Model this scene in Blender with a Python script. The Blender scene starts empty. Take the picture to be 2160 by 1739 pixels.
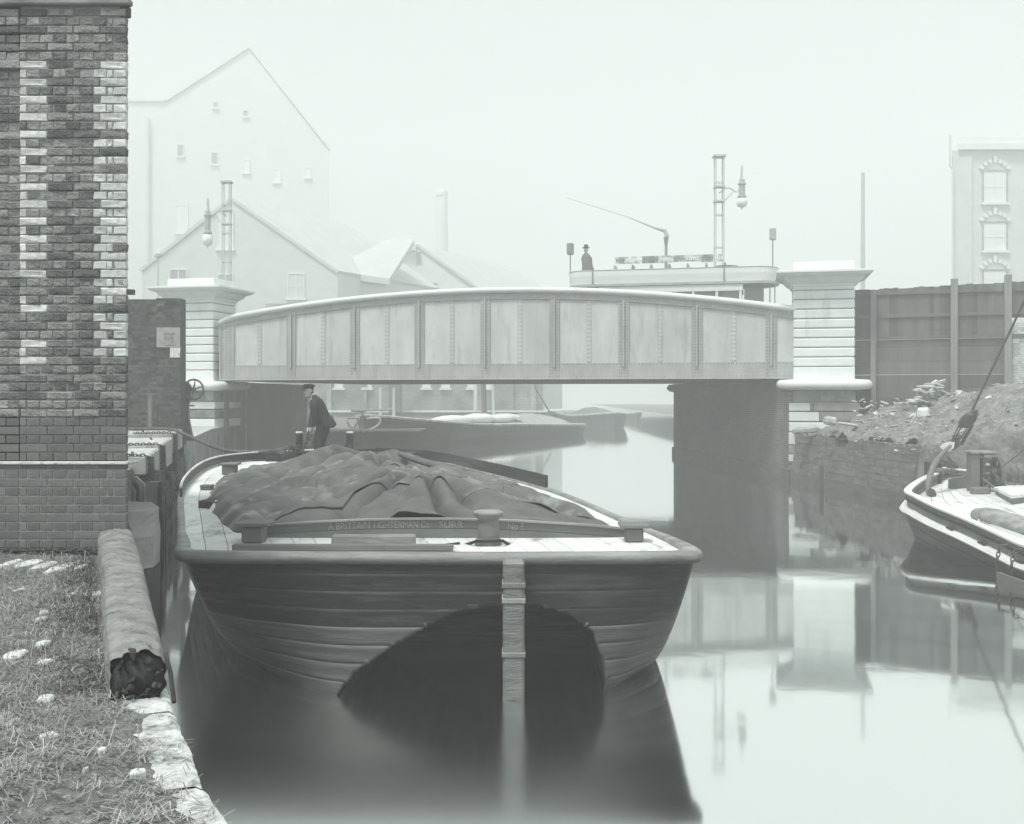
import bpy, math, random
from mathutils import Vector, Matrix, noise
random.seed(7)
R = math.radians
SC = bpy.context.scene
COL = SC.collection

# ------------------------------------------------------------------ camera
cam = bpy.data.cameras.new('camera')
cam.lens = 37.5; cam.sensor_width = 36.0; cam.shift_y = -0.01736
cam.clip_start = 0.05; cam.clip_end = 2000
cam_o = bpy.data.objects.new('camera', cam); COL.objects.link(cam_o)
cam_o.location = (0, 0, 3.0); cam_o.rotation_euler = (R(90), 0, 0)
SC.camera = cam_o

# ------------------------------------------------------------------ sky, sun, exposure
SUN_EL, SUN_AZ = 63, 216            # degrees; azimuth from +Y towards +X
world = bpy.data.worlds.new('World'); SC.world = world; world.use_nodes = True
nt = world.node_tree; nt.nodes.clear()
w_out = nt.nodes.new('ShaderNodeOutputWorld'); w_bg = nt.nodes.new('ShaderNodeBackground')
w_sky = nt.nodes.new('ShaderNodeTexSky'); w_sky.sky_type = 'NISHITA'; w_sky.sun_disc = False
w_sky.sun_elevation = R(SUN_EL); w_sky.sun_rotation = R(SUN_AZ)
w_sky.air_density = 1.0; w_sky.dust_density = 6.0; w_sky.ozone_density = 1.0
w_bw = nt.nodes.new('ShaderNodeRGBToBW')
w_ov = nt.nodes.new('ShaderNodeMath'); w_ov.operation = 'MULTIPLY_ADD'   # overcast: a flattened grey sky
w_ov.inputs[1].default_value = 0.25; w_ov.inputs[2].default_value = 4.9
w_ti = nt.nodes.new('ShaderNodeMix'); w_ti.data_type = 'RGBA'; w_ti.blend_type = 'MULTIPLY'
w_ti.inputs[0].default_value = 1.0
w_ti.inputs[7].default_value = (0.945, 1.0, 0.99, 1)
nt.links.new(w_sky.outputs[0], w_bw.inputs[0]); nt.links.new(w_bw.outputs[0], w_ov.inputs[0])
nt.links.new(w_ov.outputs[0], w_ti.inputs[6]); nt.links.new(w_ti.outputs[2], w_bg.inputs[0])
w_bg.inputs[1].default_value = 0.12
nt.links.new(w_bg.outputs[0], w_out.inputs[0])
sun = bpy.data.lights.new('sun', 'SUN'); sun.energy = 2.8; sun.angle = R(14); sun.color = (1.0, 0.985, 0.95)
sun_o = bpy.data.objects.new('sun', sun); COL.objects.link(sun_o)
_d = Vector((math.sin(R(SUN_AZ)) * math.cos(R(SUN_EL)), math.cos(R(SUN_AZ)) * math.cos(R(SUN_EL)), math.sin(R(SUN_EL))))
sun_o.rotation_euler = _d.to_track_quat('Z', 'Y').to_euler(); sun_o.location = (0, -20, 60)
vs = SC.view_settings
vs.view_transform = 'Standard'; vs.look = 'None'; vs.gamma = 1.0; vs.use_curve_mapping = False
vs.exposure = 0.28
SC.render.engine = 'CYCLES'
SC.cycles.use_denoising = True
SC.cycles.max_bounces = 8; SC.cycles.diffuse_bounces = 3; SC.cycles.glossy_bounces = 4
SC.cycles.volume_bounces = 3; SC.cycles.transparent_max_bounces = 8
SC.cycles.caustics_reflective = False; SC.cycles.caustics_refractive = False

# ------------------------------------------------------------------ helpers
F, CX, HY, CZ = 2250.0, 1080.0, 832.0, 3.0
def P(px, py, Y): return Vector(((px - CX) * Y / F, Y, CZ - (py - HY) * Y / F))
def G(px, py, z=0.0):
    Y = (CZ - z) * F / (py - HY); return Vector(((px - CX) * Y / F, Y, z))
def rnd(a, b): return random.uniform(a, b)
def nz(x, y, z=0.0): return noise.noise(Vector((x, y, z)))
def lerp(a, b, t): return a + (b - a) * t
def interp(x, pts):
    if x <= pts[0][0]: return pts[0][1]
    for (x0, y0), (x1, y1) in zip(pts, pts[1:]):
        if x <= x1: return y0 + (y1 - y0) * (x - x0) / (x1 - x0)
    return pts[-1][1]

TINT = (0.962, 1.0, 0.983)
MATS = {}
def mat(name, v1, v2=None, scale=3.0, stretch=(1, 1, 1), rough=0.8, bump=0.0, bscale=None, rand=0.0, metal=0.0, detail=6.0,
        spec=0.3, stain=None, contrast=0.25):
    """grey procedural material: two-tone noise, optional second stain layer, per-piece variation and bump"""
    if name in MATS: return MATS[name]
    v2 = v1 if v2 is None else v2
    m = bpy.data.materials.new(name); m.use_nodes = True; MATS[name] = m
    t = m.node_tree; N = t.nodes; L = t.links; b = N['Principled BSDF']
    tc = N.new('ShaderNodeTexCoord'); mp = N.new('ShaderNodeMapping'); mp.inputs['Scale'].default_value = stretch
    L.new(tc.outputs['Object'], mp.inputs[0])
    n1 = N.new('ShaderNodeTexNoise'); n1.inputs['Scale'].default_value = scale; n1.inputs['Detail'].default_value = detail
    n1.inputs['Roughness'].default_value = 0.62
    L.new(mp.outputs[0], n1.inputs['Vector'])
    cr = N.new('ShaderNodeValToRGB'); e = cr.color_ramp.elements
    e[0].position = 0.5 - contrast; e[1].position = 0.5 + contrast
    def g(v): return (v * TINT[0], v * TINT[1], v * TINT[2], 1)
    e[0].color = g(v1); e[1].color = g(v2)
    L.new(n1.outputs['Fac'], cr.inputs[0]); col = cr.outputs[0]
    if stain:
        sv, sscale, sstretch, lo, hi = stain
        mp2 = N.new('ShaderNodeMapping'); mp2.inputs['Scale'].default_value = sstretch
        mp2.inputs['Location'].default_value = (3.1, 7.7, 1.3)
        L.new(tc.outputs['Object'], mp2.inputs[0])
        n2 = N.new('ShaderNodeTexNoise'); n2.inputs['Scale'].default_value = sscale; n2.inputs['Detail'].default_value = 8
        n2.inputs['Roughness'].default_value = 0.65
        L.new(mp2.outputs[0], n2.inputs['Vector'])
        mr = N.new('ShaderNodeMapRange'); mr.inputs[1].default_value = lo; mr.inputs[2].default_value = hi
        L.new(n2.outputs['Fac'], mr.inputs[0])
        mx = N.new('ShaderNodeMix'); mx.data_type = 'RGBA'; L.new(mr.outputs[0], mx.inputs[0])
        L.new(col, mx.inputs[6]); mx.inputs[7].default_value = g(sv); col = mx.outputs[2]
    if rand:
        oi = N.new('ShaderNodeObjectInfo'); ge = N.new('ShaderNodeNewGeometry')
        ad = N.new('ShaderNodeMath'); L.new(oi.outputs['Random'], ad.inputs[0]); L.new(ge.outputs['Random Per Island'], ad.inputs[1])
        fr = N.new('ShaderNodeMath'); fr.operation = 'FRACT'; L.new(ad.outputs[0], fr.inputs[0])
        mr = N.new('ShaderNodeMapRange'); mr.inputs[3].default_value = 1 - rand; mr.inputs[4].default_value = 1 + rand
        L.new(fr.outputs[0], mr.inputs[0])
        mu = N.new('ShaderNodeMix'); mu.data_type = 'RGBA'; mu.blend_type = 'MULTIPLY'; mu.inputs[0].default_value = 1
        L.new(col, mu.inputs[6]); L.new(mr.outputs[0], mu.inputs[7]); col = mu.outputs[2]
    L.new(col, b.inputs['Base Color'])
    b.inputs['Roughness'].default_value = rough; b.inputs['Metallic'].default_value = metal
    b.inputs['Specular IOR Level'].default_value = spec
    if bump:
        n3 = N.new('ShaderNodeTexNoise'); n3.inputs['Scale'].default_value = bscale or scale * 4; n3.inputs['Detail'].default_value = 8
        L.new(mp.outputs[0], n3.inputs['Vector'])
        bp = N.new('ShaderNodeBump'); bp.inputs['Strength'].default_value = min(1, bump); bp.inputs['Distance'].default_value = 0.02
        L.new(n3.outputs['Fac'], bp.inputs['Height']); L.new(bp.outputs[0], b.inputs['Normal'])
    return m

def brick_mat(name, va, vb, vm, bw, bh, axis='X', mortar=0.012, bump=0.5, stain=None):
    """distant brickwork: too far away to pick the bricks apart"""
    m = bpy.data.materials.new(name); m.use_nodes = True; MATS[name] = m
    t = m.node_tree; N = t.nodes; L = t.links; b = N['Principled BSDF']
    tc = N.new('ShaderNodeTexCoord'); sp_ = N.new('ShaderNodeSeparateXYZ'); mp = N.new('ShaderNodeCombineXYZ')
    L.new(tc.outputs['Object'], sp_.inputs[0]); L.new(sp_.outputs['XYZ'.index(axis)], mp.inputs[0]); L.new(sp_.outputs[2], mp.inputs[1])
    br = N.new('ShaderNodeTexBrick'); br.inputs['Scale'].default_value = 1
    br.inputs['Brick Width'].default_value = bw; br.inputs['Row Height'].default_value = bh; br.inputs['Mortar Size'].default_value = mortar
    def g(v): return (v * TINT[0], v * TINT[1], v * TINT[2], 1)
    br.inputs['Color1'].default_value = g(va); br.inputs['Color2'].default_value = g(vb); br.inputs['Mortar'].default_value = g(vm)
    L.new(mp.outputs[0], br.inputs['Vector'])
    n = N.new('ShaderNodeTexNoise'); n.inputs['Scale'].default_value = 0.5; n.inputs['Detail'].default_value = 9
    L.new(tc.outputs['Object'], n.inputs['Vector'])
    mr = N.new('ShaderNodeMapRange'); mr.inputs[1].default_value = .3; mr.inputs[2].default_value = .7; mr.inputs[3].default_value = .55; mr.inputs[4].default_value = 1.4
    L.new(n.outputs['Fac'], mr.inputs[0])
    mu = N.new('ShaderNodeMix'); mu.data_type = 'RGBA'; mu.blend_type = 'MULTIPLY'; mu.inputs[0].default_value = 1
    L.new(br.outputs['Color'], mu.inputs[6]); L.new(mr.outputs[0], mu.inputs[7]); L.new(mu.outputs[2], b.inputs['Base Color'])
    b.inputs['Roughness'].default_value = .9
    bp = N.new('ShaderNodeBump'); bp.inputs['Strength'].default_value = bump; bp.inputs['Distance'].default_value = .02; bp.invert = True
    L.new(br.outputs['Fac'], bp.inputs['Height']); L.new(bp.outputs[0], b.inputs['Normal'])
    return m

class MB:
    """collects shapes; build() links them as ONE mesh object"""
    def __init__(s, T=None): s.v = []; s.f = []; s.T = T
    def add(s, vs, fs):
        k = len(s.v)
        s.v += [Vector(s.T(*p)) for p in vs] if s.T else [Vector(p) for p in vs]
        s.f += [tuple(i + k for i in f) for f in fs]; return s
    def box(s, x0, x1, y0, y1, z0, z1, taper=0.0):
        vs = [(x, y, z) for z in (z0, z1) for y in (y0, y1) for x in (x0, x1)]
        return s.add(vs, [(0, 2, 3, 1), (4, 5, 7, 6), (0, 1, 5, 4), (1, 3, 7, 5), (3, 2, 6, 7), (2, 0, 4, 6)])
    def cbox(s, x0, x1, y0, y1, z0, z1, c=0.02):
        """box with chamfered edges"""
        vs = []; idx = {}
        for sx in (0, 1):
            for sy in (0, 1):
                for sz in (0, 1):
                    X, Y, Z = (x0, x1)[sx], (y0, y1)[sy], (z0, z1)[sz]
                    dx, dy, dz = (c, -c)[sx], (c, -c)[sy], (c, -c)[sz]
                    for ax in range(3):
                        p = [X + dx, Y + dy, Z + dz]; p[ax] = (X, Y, Z)[ax]
                        idx[(sx, sy, sz, ax)] = len(vs); vs.append(tuple(p))
        fs = []
        q = [(0, 0), (1, 0), (1, 1), (0, 1)]
        for sd in (0, 1):
            fs.append([idx[(sd, a, b, 0)] for a, b in q]); fs.append([idx[(a, sd, b, 1)] for a, b in q]); fs.append([idx[(a, b, sd, 2)] for a, b in q])
        for a in (0, 1):
            for b in (0, 1):
                fs.append([idx[(a, b, 0, 0)], idx[(a, b, 1, 0)], idx[(a, b, 1, 1)], idx[(a, b, 0, 1)]])
                fs.append([idx[(a, 0, b, 0)], idx[(a, 1, b, 0)], idx[(a, 1, b, 2)], idx[(a, 0, b, 2)]])
                fs.append([idx[(0, a, b, 1)], idx[(1, a, b, 1)], idx[(1, a, b, 2)], idx[(0, a, b, 2)]])
                for d in (0, 1): fs.append([idx[(a, b, d, 0)], idx[(a, b, d, 1)], idx[(a, b, d, 2)]])
        return s.add(vs, fs)
    def prism(s, poly, z0, z1):
        n = len(poly)
        vs = [(x, y, z0) for x, y in poly] + [(x, y, z1) for x, y in poly]
        fs = [tuple(range(n - 1, -1, -1)), tuple(range(n, 2 * n))] + [(i, (i + 1) % n, n + (i + 1) % n, n + i) for i in range(n)]
        return s.add(vs, fs)
    def loft(s, rings, closed=True, caps=True):
        n = len(rings[0]); vs = [p for r in rings for p in r]; fs = []
        for k in range(len(rings) - 1):
            for i in range(n if closed else n - 1):
                j = (i + 1) % n; fs.append((k * n + i, k * n + j, (k + 1) * n + j, (k + 1) * n + i))
        if caps and closed:
            fs.append(tuple(range(n - 1, -1, -1))); m = (len(rings) - 1) * n; fs.append(tuple(m + i for i in range(n)))
        return s.add(vs, fs)
    def tube(s, pts, r, n=8, caps=True):
        pts = [Vector(p) for p in pts]; rs = r if isinstance(r, (list, tuple)) else [r] * len(pts); rings = []
        ref = None
        for i, p in enumerate(pts):
            d = (pts[min(i + 1, len(pts) - 1)] - pts[max(i - 1, 0)]).normalized()
            if ref is None: ref = Vector((0, 0, 1)) if abs(d.z) < .9 else Vector((1, 0, 0))
            a = d.cross(ref).normalized(); b = a.cross(d).normalized(); ref = b
            rings.append([tuple(p + (a * math.cos(2 * math.pi * k / n) + b * math.sin(2 * math.pi * k / n)) * rs[i]) for k in range(n)])
        return s.loft(rings, True, caps)
    def bar(s, p0, p1, w, h=None, up=(0, 0, 1)):
        p0, p1 = Vector(p0), Vector(p1); h = h or w; d = (p1 - p0).normalized(); up = Vector(up)
        if abs(d.dot(up)) > .95: up = Vector((0, 1, 0))
        a = d.cross(up).normalized() * w / 2; b = a.cross(d).normalized() * h / 2
        return s.loft([[tuple(p + a + b), tuple(p - a + b), tuple(p - a - b), tuple(p + a - b)] for p in (p0, p1)])
    def lathe(s, prof, c=(0, 0, 0), n=16):
        rings = [[(c[0] + r * math.cos(2 * math.pi * k / n), c[1] + r * math.sin(2 * math.pi * k / n), c[2] + z) for k in range(n)] for r, z in prof]
        return s.loft(rings)
    def torus(s, c, r, t, axis='y', n=20, m=6, a0=0, a1=2 * math.pi):
        full = abs(a1 - a0 - 2 * math.pi) < 1e-6; pts = []
        cnt = n + 1
        for i in range(cnt):
            a = a0 + (a1 - a0) * i / n; ca, sa = math.cos(a) * r, math.sin(a) * r
            pts.append({'y': (c[0] + ca, c[1], c[2] + sa), 'x': (c[0], c[1] + ca, c[2] + sa), 'z': (c[0] + ca, c[1] + sa, c[2])}[axis])
        return s.tube(pts, t, m, not full)
    def grid(s, nx, ny, fn):
        vs = [fn(i / nx, j / ny) for j in range(ny + 1) for i in range(nx + 1)]
        fs = [(j * (nx + 1) + i, j * (nx + 1) + i + 1, (j + 1) * (nx + 1) + i + 1, (j + 1) * (nx + 1) + i) for j in range(ny) for i in range(nx)]
        return s.add(vs, fs)
    def mesh(s, name, m=None, smooth=False):
        me = bpy.data.meshes.new(name); me.from_pydata([tuple(p) for p in s.v], [], s.f); me.validate(); me.update()
        if m: me.materials.append(m)
        if smooth: me.polygons.foreach_set('use_smooth', [True] * len(me.polygons))
        return me
    def build(s, name, m, parent=None, smooth=False, kind=None, bevel=0.0):
        o = bpy.data.objects.new(name, s.mesh(name, m, smooth)); COL.objects.link(o)
        if parent is not None: attach(o, parent)
        if kind: o['kind'] = kind
        if bevel:
            b = o.modifiers.new('bevel', 'BEVEL'); b.width = bevel; b.segments = 2; b.limit_method = 'ANGLE'
        if smooth: fix_normals(o)
        return o

def fix_normals(o):
    import bmesh
    bm = bmesh.new(); bm.from_mesh(o.data); bmesh.ops.recalc_face_normals(bm, faces=bm.faces); bm.to_mesh(o.data); bm.free()
def world_of(o):
    m = o.matrix_basis.copy()
    while o.parent is not None:
        m = o.parent.matrix_basis @ o.matrix_parent_inverse @ m if False else (o.parent.matrix_basis @ o.matrix_parent_inverse @ m); o = o.parent
    return m
def attach(o, parent):
    o.parent = parent; o.matrix_parent_inverse = world_of(parent).inverted()
def tag(o, label=None, cat=None, group=None, kind=None):
    if label: o['label'] = label
    if cat: o['category'] = cat
    if group: o['group'] = group
    if kind: o['kind'] = kind
    return o
def thing(name, label, cat, loc=(0, 0, 0), group=None):
    o = bpy.data.objects.new(name, None); o.empty_display_size = .2; COL.objects.link(o); o.location = loc
    return tag(o, label, cat, group)
def copy_tree(o, parent=None):
    c = o.copy(); COL.objects.link(c)
    if parent is not None: c.parent = parent
    for ch in [x for x in bpy.data.objects if x.parent == o]: copy_tree(ch, c)
    return c
def link_mesh(name, me, parent, M):
    o = bpy.data.objects.new(name, me); COL.objects.link(o); o.parent = parent
    o.matrix_parent_inverse = world_of(parent).inverted(); o.matrix_basis = M; return o
def catmull(pts, k=8):
    pts = [Vector(p) for p in pts]; out = []
    for i in range(len(pts) - 1):
        p0, p1, p2, p3 = pts[max(i - 1, 0)], pts[i], pts[i + 1], pts[min(i + 2, len(pts) - 1)]
        for j in range(k):
            t = j / k
            out.append(.5 * ((2 * p1) + (p2 - p0) * t + (2 * p0 - 5 * p1 + 4 * p2 - p3) * t * t + (3 * p1 - p0 - 3 * p2 + p3) * t ** 3))
    return out + [pts[-1]]
def chain(mb, pts, link=.06, r=.008, wob=.0):
    """a chain as alternating oval links along a path"""
    pts = [Vector(p) for p in pts]; seg = 0; pos = pts[0].copy(); k = 0; path = []
    for a, b in zip(pts, pts[1:]):
        n = max(1, int((b - a).length / (link * .75)))
        for i in range(n): path.append((a.lerp(b, (i + .5) / n), (b - a).normalized()))
    for c, d in path:
        up = Vector((0, 1, 0)) if abs(d.y) < .9 else Vector((1, 0, 0))
        s1 = d.cross(up).normalized(); s2 = d.cross(s1).normalized(); side = s1 if k % 2 else s2; k += 1
        ring = []
        for i in range(9):
            a = 2 * math.pi * i / 8; ring.append(c + d * math.cos(a) * link * .55 + side * math.sin(a) * link * .32)
        mb.tube(ring, r, 4, False)
    return mb
# ------------------------------------------------------------------ materials
m_water = bpy.data.materials.new('still_canal_water'); m_water.use_nodes = True
def _water():
    t = m_water.node_tree; N = t.nodes; L = t.links; b = N['Principled BSDF']
    b.inputs['Base Color'].default_value = (0.875, 0.91, 0.9, 1); b.inputs['Metallic'].default_value = 1.0
    b.inputs['Roughness'].default_value = 0.06
    tc = N.new('ShaderNodeTexCoord')
    n = N.new('ShaderNodeTexNoise'); n.inputs['Scale'].default_value = 0.55; n.inputs['Detail'].default_value = 3
    L.new(tc.outputs['Object'], n.inputs['Vector'])
    n2 = N.new('ShaderNodeTexNoise'); n2.inputs['Scale'].default_value = 6.0; n2.inputs['Detail'].default_value = 2
    L.new(tc.outputs['Object'], n2.inputs['Vector'])
    ad = N.new('ShaderNodeMath'); ad.operation = 'MULTIPLY_ADD'; ad.inputs[1].default_value = 0.06
    L.new(n2.outputs['Fac'], ad.inputs[0]); L.new(n.outputs['Fac'], ad.inputs[2])
    # stirred water round the moving barge: rougher than the still canal
    sb_ = N.new('ShaderNodeVectorMath'); sb_.operation = 'SUBTRACT'; sb_.inputs[1].default_value = (-1.05, 10.2, 0); L.new(tc.outputs['Object'], sb_.inputs[0])
    ml_ = N.new('ShaderNodeVectorMath'); ml_.operation = 'MULTIPLY'; ml_.inputs[1].default_value = (1 / 2.9, 1 / 6.5, 0); L.new(sb_.outputs[0], ml_.inputs[0])
    ln_ = N.new('ShaderNodeVectorMath'); ln_.operation = 'LENGTH'; L.new(ml_.outputs[0], ln_.inputs[0])
    rg_ = N.new('ShaderNodeMapRange'); rg_.interpolation_type = 'SMOOTHSTEP'; rg_.inputs[1].default_value = .55; rg_.inputs[2].default_value = 1.05; rg_.inputs[3].default_value = .19; rg_.inputs[4].default_value = .055
    L.new(ln_.outputs['Value'], rg_.inputs[0]); L.new(rg_.outputs[0], b.inputs['Roughness'])
    bp = N.new('ShaderNodeBump'); bp.inputs['Strength'].default_value = 0.10; bp.inputs['Distance'].default_value = 0.035
    L.new(ad.outputs[0], bp.inputs['Height']); L.new(bp.outputs[0], b.inputs['Normal'])
_water()
m_stock = mat('stock_brick', .13, .38, 1.6, rough=.95, bump=1, bscale=45, rand=.48, stain=(.07, 11, (1, 1, 1), .52, .7), contrast=.2)
m_eng = mat('smooth_brick', .12, .21, 2, rough=.85, bump=.4, bscale=60, rand=.16, stain=(.09, 3, (1, 1, 1), .58, .8))
m_whiteb = mat('glazed_white_brick', .42, .82, 8, rough=.6, bump=.4, bscale=50, rand=.18, stain=(.2, 7, (1, 1, 1), .58, .82))
m_mort = mat('pale_mortar', .34, .5, 12, rough=.95, bump=.5)
m_mortd = mat('grimy_mortar', .2, .32, 12, rough=.95, bump=.5)
m_stone = mat('portland_stone', .74, .88, 1.2, rough=.85, bump=.15, bscale=30, stain=(.3, 1.1, (1, 1, .35), .6, .9))
m_stoneg = mat('grimy_stone', .2, .45, 2, rough=.9, bump=.4, bscale=25, rand=.25, stain=(.1, 2.0, (1, 1, .5), .5, .8))
m_white = mat('whitewash', .55, .82, 9, rough=.9, bump=.6, bscale=34, rand=.10, stain=(.16, 11, (1, 1, 1), .56, .74))
m_cope = mat('worn_whitewash', .34, .80, 7, rough=.95, bump=.9, bscale=30, rand=.08, stain=(.12, 6, (1, 1, 1), .54, .68))
m_soil = mat('trodden_soil', .045, .26, 13, rough=1, bump=1, bscale=46, stain=(.38, 34, (1, 1, 1), .54, .68))
m_straw = mat('dry_straw', .12, .46, 3, rough=.95, rand=.45)
m_grass = mat('dull_grass', .045, .13, 3, rough=.95, rand=.5)
m_timber = mat('weathered_timber', .13, .30, 5, stretch=(1, 1, .25), rough=.9, bump=.8, bscale=22, rand=.2, stain=(.06, 3, (1, 1, .4), .55, .8))
m_cap = mat('bleached_timber', .38, .66, 3, rough=.9, bump=.5, bscale=20, rand=.12, stain=(.12, 4, (1, 1, .6), .52, .75))
m_slime = mat('slimy_timber', .035, .12, 3, stretch=(1, 1, .3), rough=.55, bump=.7, bscale=14, rand=.3, stain=(.33, 5, (1, 1, .4), .58, .8))
m_log = mat('rough_log', .12, .34, 6, rough=.95, bump=1, bscale=34, stain=(.05, 9, (1, 1, 1), .56, .7))
m_rotshade = mat('log_rot_and_shade', .015, .10, 9, rough=1, bump=1, bscale=20)  # log rot; also painted as shade in openings and under edges
m_iron = mat('dark_iron', .04, .09, 8, rough=.6, bump=.3)
m_irong = mat('grey_iron', .12, .2, 6, rough=.6, bump=.2)
m_leaf = mat('dusty_leaf', .05, .2, 4, rough=.8, rand=.5)
m_earth = mat('bank_earth', .08, .30, 2.2, rough=1, bump=1, bscale=12, stain=(.45, 6.5, (1, 1, 1), .58, .74))
m_rough = mat('rubble_stone', .26, .62, 4, rough=.95, bump=.6, bscale=20, rand=.35)
m_wetwall = mat('wet_bank_wall', .06, .15, 1.3, stretch=(1, 1, 3), rough=.8, bump=.7, bscale=9, stain=(.22, 4, (1, 1, 5), .58, .8))

# ------------------------------------------------------------------ water
wt = MB().grid(2, 2, lambda u, v: (-60 + 120 * u, -6 + 250 * v, 0)).build('canal_water', m_water)
tag(wt, 'still grey canal water mirroring the bridge and the bright sky', kind='structure')

# ------------------------------------------------------------------ near quay (left foreground)
QZ = 1.6
EDGE = [(.75, 1.6), (.1, 2.35), (-.5, 2.95), (-.93, 3.5), (-1.10, 3.8), (-1.44, 4.6), (-2.25, 6.55), (-3.13, 8.75), (-3.30, 9.15)]
def edge_x(Y): return interp(Y, [(y, x) for x, y in EDGE])
def quay_z(x, y):
    h = .035 * nz(x * 1.7, y * 1.7) + .022 * nz(x * 6, y * 6, 3) + .014 * nz(x * 17, y * 17, 5) + .006 * nz(x * 40, y * 40, 7)
    d = edge_x(y) - x
    return QZ - .045 + .062 * min(1, max(0, d / .24)) + h * min(1, max(.75, d * 2.5)) + .012 * nz(x * 28, y * 28, 12) + .03 * max(0, nz(x * .8, y * .8, 9)) * min(1, d)
def _qg(u, v):
    y = 1.3 + (9.5 - 1.3) * v; xr = edge_x(y) - .02; x = xr - (1 - u) ** 1.0 * 5.2
    return (x, y, quay_z(x, y))
quay = MB().grid(260, 300, _qg).build('quay_ground', m_soil, smooth=True, kind='structure')
tag(quay, 'trodden quay ground littered with straw and pale flat stones')
# wall under the coping and the block of ground behind
MB().prism([(x - .08, y) for x, y in EDGE] + [(-9, 9.2), (-9, 1.2), (.6, 1.2)], -.5, QZ - .12).build('quay_wall', m_wetwall, quay)
# coping stones: each its own piece
k = 0; tcum = 0.0
pts = [Vector((x, y, 0)) for x, y in EDGE]
pos, seg = pts[0].copy(), 0
while seg < len(pts) - 1:
    a = pos.copy(); need = rnd(.42, .66)
    while need > 0 and seg < len(pts) - 1:
        L_ = (pts[seg + 1] - pos).length
        if L_ > need: pos = pos + (pts[seg + 1] - pos).normalized() * need; need = 0
        else: need -= L_; seg += 1; pos = pts[seg].copy()
    b = pos.copy()
    if (b - a).length < .15: break
    d = (b - a).normalized(); n_ = Vector((-d.y, d.x, 0)); n_ = n_ if n_.x < 0 else -n_
    a2 = a + d * .0015; b2 = b - d * .0015; wdt = .3
    mb = MB(); L_ = (b2 - a2).length; NX, NY = 26, 12
    base = QZ + rnd(-.004, .006)
    def fn(u, v, a2=a2, d=d, n_=n_, L_=L_, wdt=wdt, base=base):
        q_ = a2 + d * (u * L_); p = q_ + n_ * (v * wdt * 1.0)
        z = base + .004 * nz(p.x * 14, p.y * 14) + .006 * nz(p.x * 3, p.y * 3, 4) - .016 * max(0, 1 - v * 9) ** 2 - .01 * max(0, 1 - min(u, 1 - u) * 16) ** 2
        e_ = .014 * nz(p.x * 5, p.y * 5, 8) + .006 * nz(p.x * 19, p.y * 19, 8)
        return (p.x + (e_ if v == 0 else 0), p.y, z)
    mb.grid(NX, NY, fn)
    mb.grid(NX, 1, lambda u, v, fn=fn: (lambda q: (q[0], q[1], q[2] - v * .25))(fn(u, 0)))
    mb.build('coping_stone', m_cope, quay, smooth=True)
# flat pale stones lying in the ground
for px, py, w, h in [(35, 1392, 46, 20), (92, 1366, 26, 12), (95, 1408, 30, 11), (86, 1312, 26, 8), (98, 1482, 34, 15), (104, 1571, 48, 12),
                     (24, 1197, 22, 14), (60, 1199, 36, 18), (98, 1203, 34, 20), (128, 1207, 30, 22), (172, 1206, 20, 12), (30, 1530, 22, 9), (180, 1640, 14, 8),
                     (8, 1200, 18, 12), (92, 1305, 18, 7), (290, 1650, 30, 12), (40, 1250, 16, 8), (150, 1260, 14, 6), (215, 1600, 18, 8)]:
    c = G(px, py, QZ); sc = c.y / F; rx = w * sc * .55; ry = h * c.y * c.y / F / 1.4 * .5
    mb = MB(); n = 9; prof = [rnd(.75, 1.15) for _ in range(n)]
    top = [(c.x + rx * prof[i] * math.cos(2 * math.pi * i / n), c.y + ry * prof[i] * math.sin(2 * math.pi * i / n)) for i in range(n)]
    zt = quay_z(c.x, c.y) + .022
    mb.loft([[(x, y, zt - .06) for x, y in top], [(x, y, zt - .008) for x, y in top], [(c.x + (x - c.x) * .82, c.y + (y - c.y) * .82, zt + rnd(-.003, .003)) for x, y in top]])
    mb.build('stone', m_white, quay)
# straw, twigs and grass: uncountable
random.seed(21)
mb = MB()
for i in range(52000):
    y = 1.8 + 7.3 * random.random() ** 1.35; x = edge_x(y) - .05 - abs(random.gauss(0, 1.4)) - rnd(0, .6)
    if x > edge_x(y) - (rnd(.02, .34) if random.random() < .8 else .03): continue
    dn = nz(x * 1.1, y * 1.1, 2) + .35 * nz(x * 4, y * 4, 6)
    if dn < rnd(-.75, .25): continue
    a = rnd(0, math.pi * 2); L_ = rnd(.02, .10) * (1.8 if random.random() < .05 else 1); w = rnd(.001, .0024); z = quay_z(x, y) + rnd(.002, .02); lift = rnd(-.004, .045) * (2 if random.random() < .08 else .6)
    dx, dy = math.cos(a), math.sin(a); px_, py_ = -dy * w, dx * w
    mb.add([(x - px_, y - py_, z), (x + px_, y + py_, z), (x + dx * L_ * .5 + px_, y + dy * L_ * .5 + py_, z + lift), (x + dx * L_ * .5 - px_, y + dy * L_ * .5 - py_, z + lift),
            (x + dx * L_, y + dy * L_ + L_ * .15, z + lift * .6)], [(0, 1, 2, 3), (3, 2, 4)])
for i in range(7000):                                       # straw blown over the coping
    y = 2.2 + 6.4 * random.random() ** 1.3; d_ = .03 + abs(random.gauss(.18, .12)); x = edge_x(y) - d_
    if nz(x * 3, y * 3, 31) < rnd(-.25, .3): continue
    a = rnd(0, math.pi * 2); L_ = rnd(.02, .09); w = rnd(.001, .0024); z = max(quay_z(x, y), QZ) + rnd(.003, .012); lift = rnd(-.002, .03); dx, dy = math.cos(a), math.sin(a); px_, py_ = -dy * w, dx * w
    mb.add([(x - px_, y - py_, z), (x + px_, y + py_, z), (x + dx * L_ + px_, y + dy * L_ + py_, z + lift), (x + dx * L_ - px_, y + dy * L_ - py_, z + lift)], [(0, 1, 2, 3)])
st = mb.build('straw_litter', m_straw, kind='stuff'); tag(st, 'dry straw and twigs strewn over the quay ground', 'straw')
mb = MB()
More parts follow.
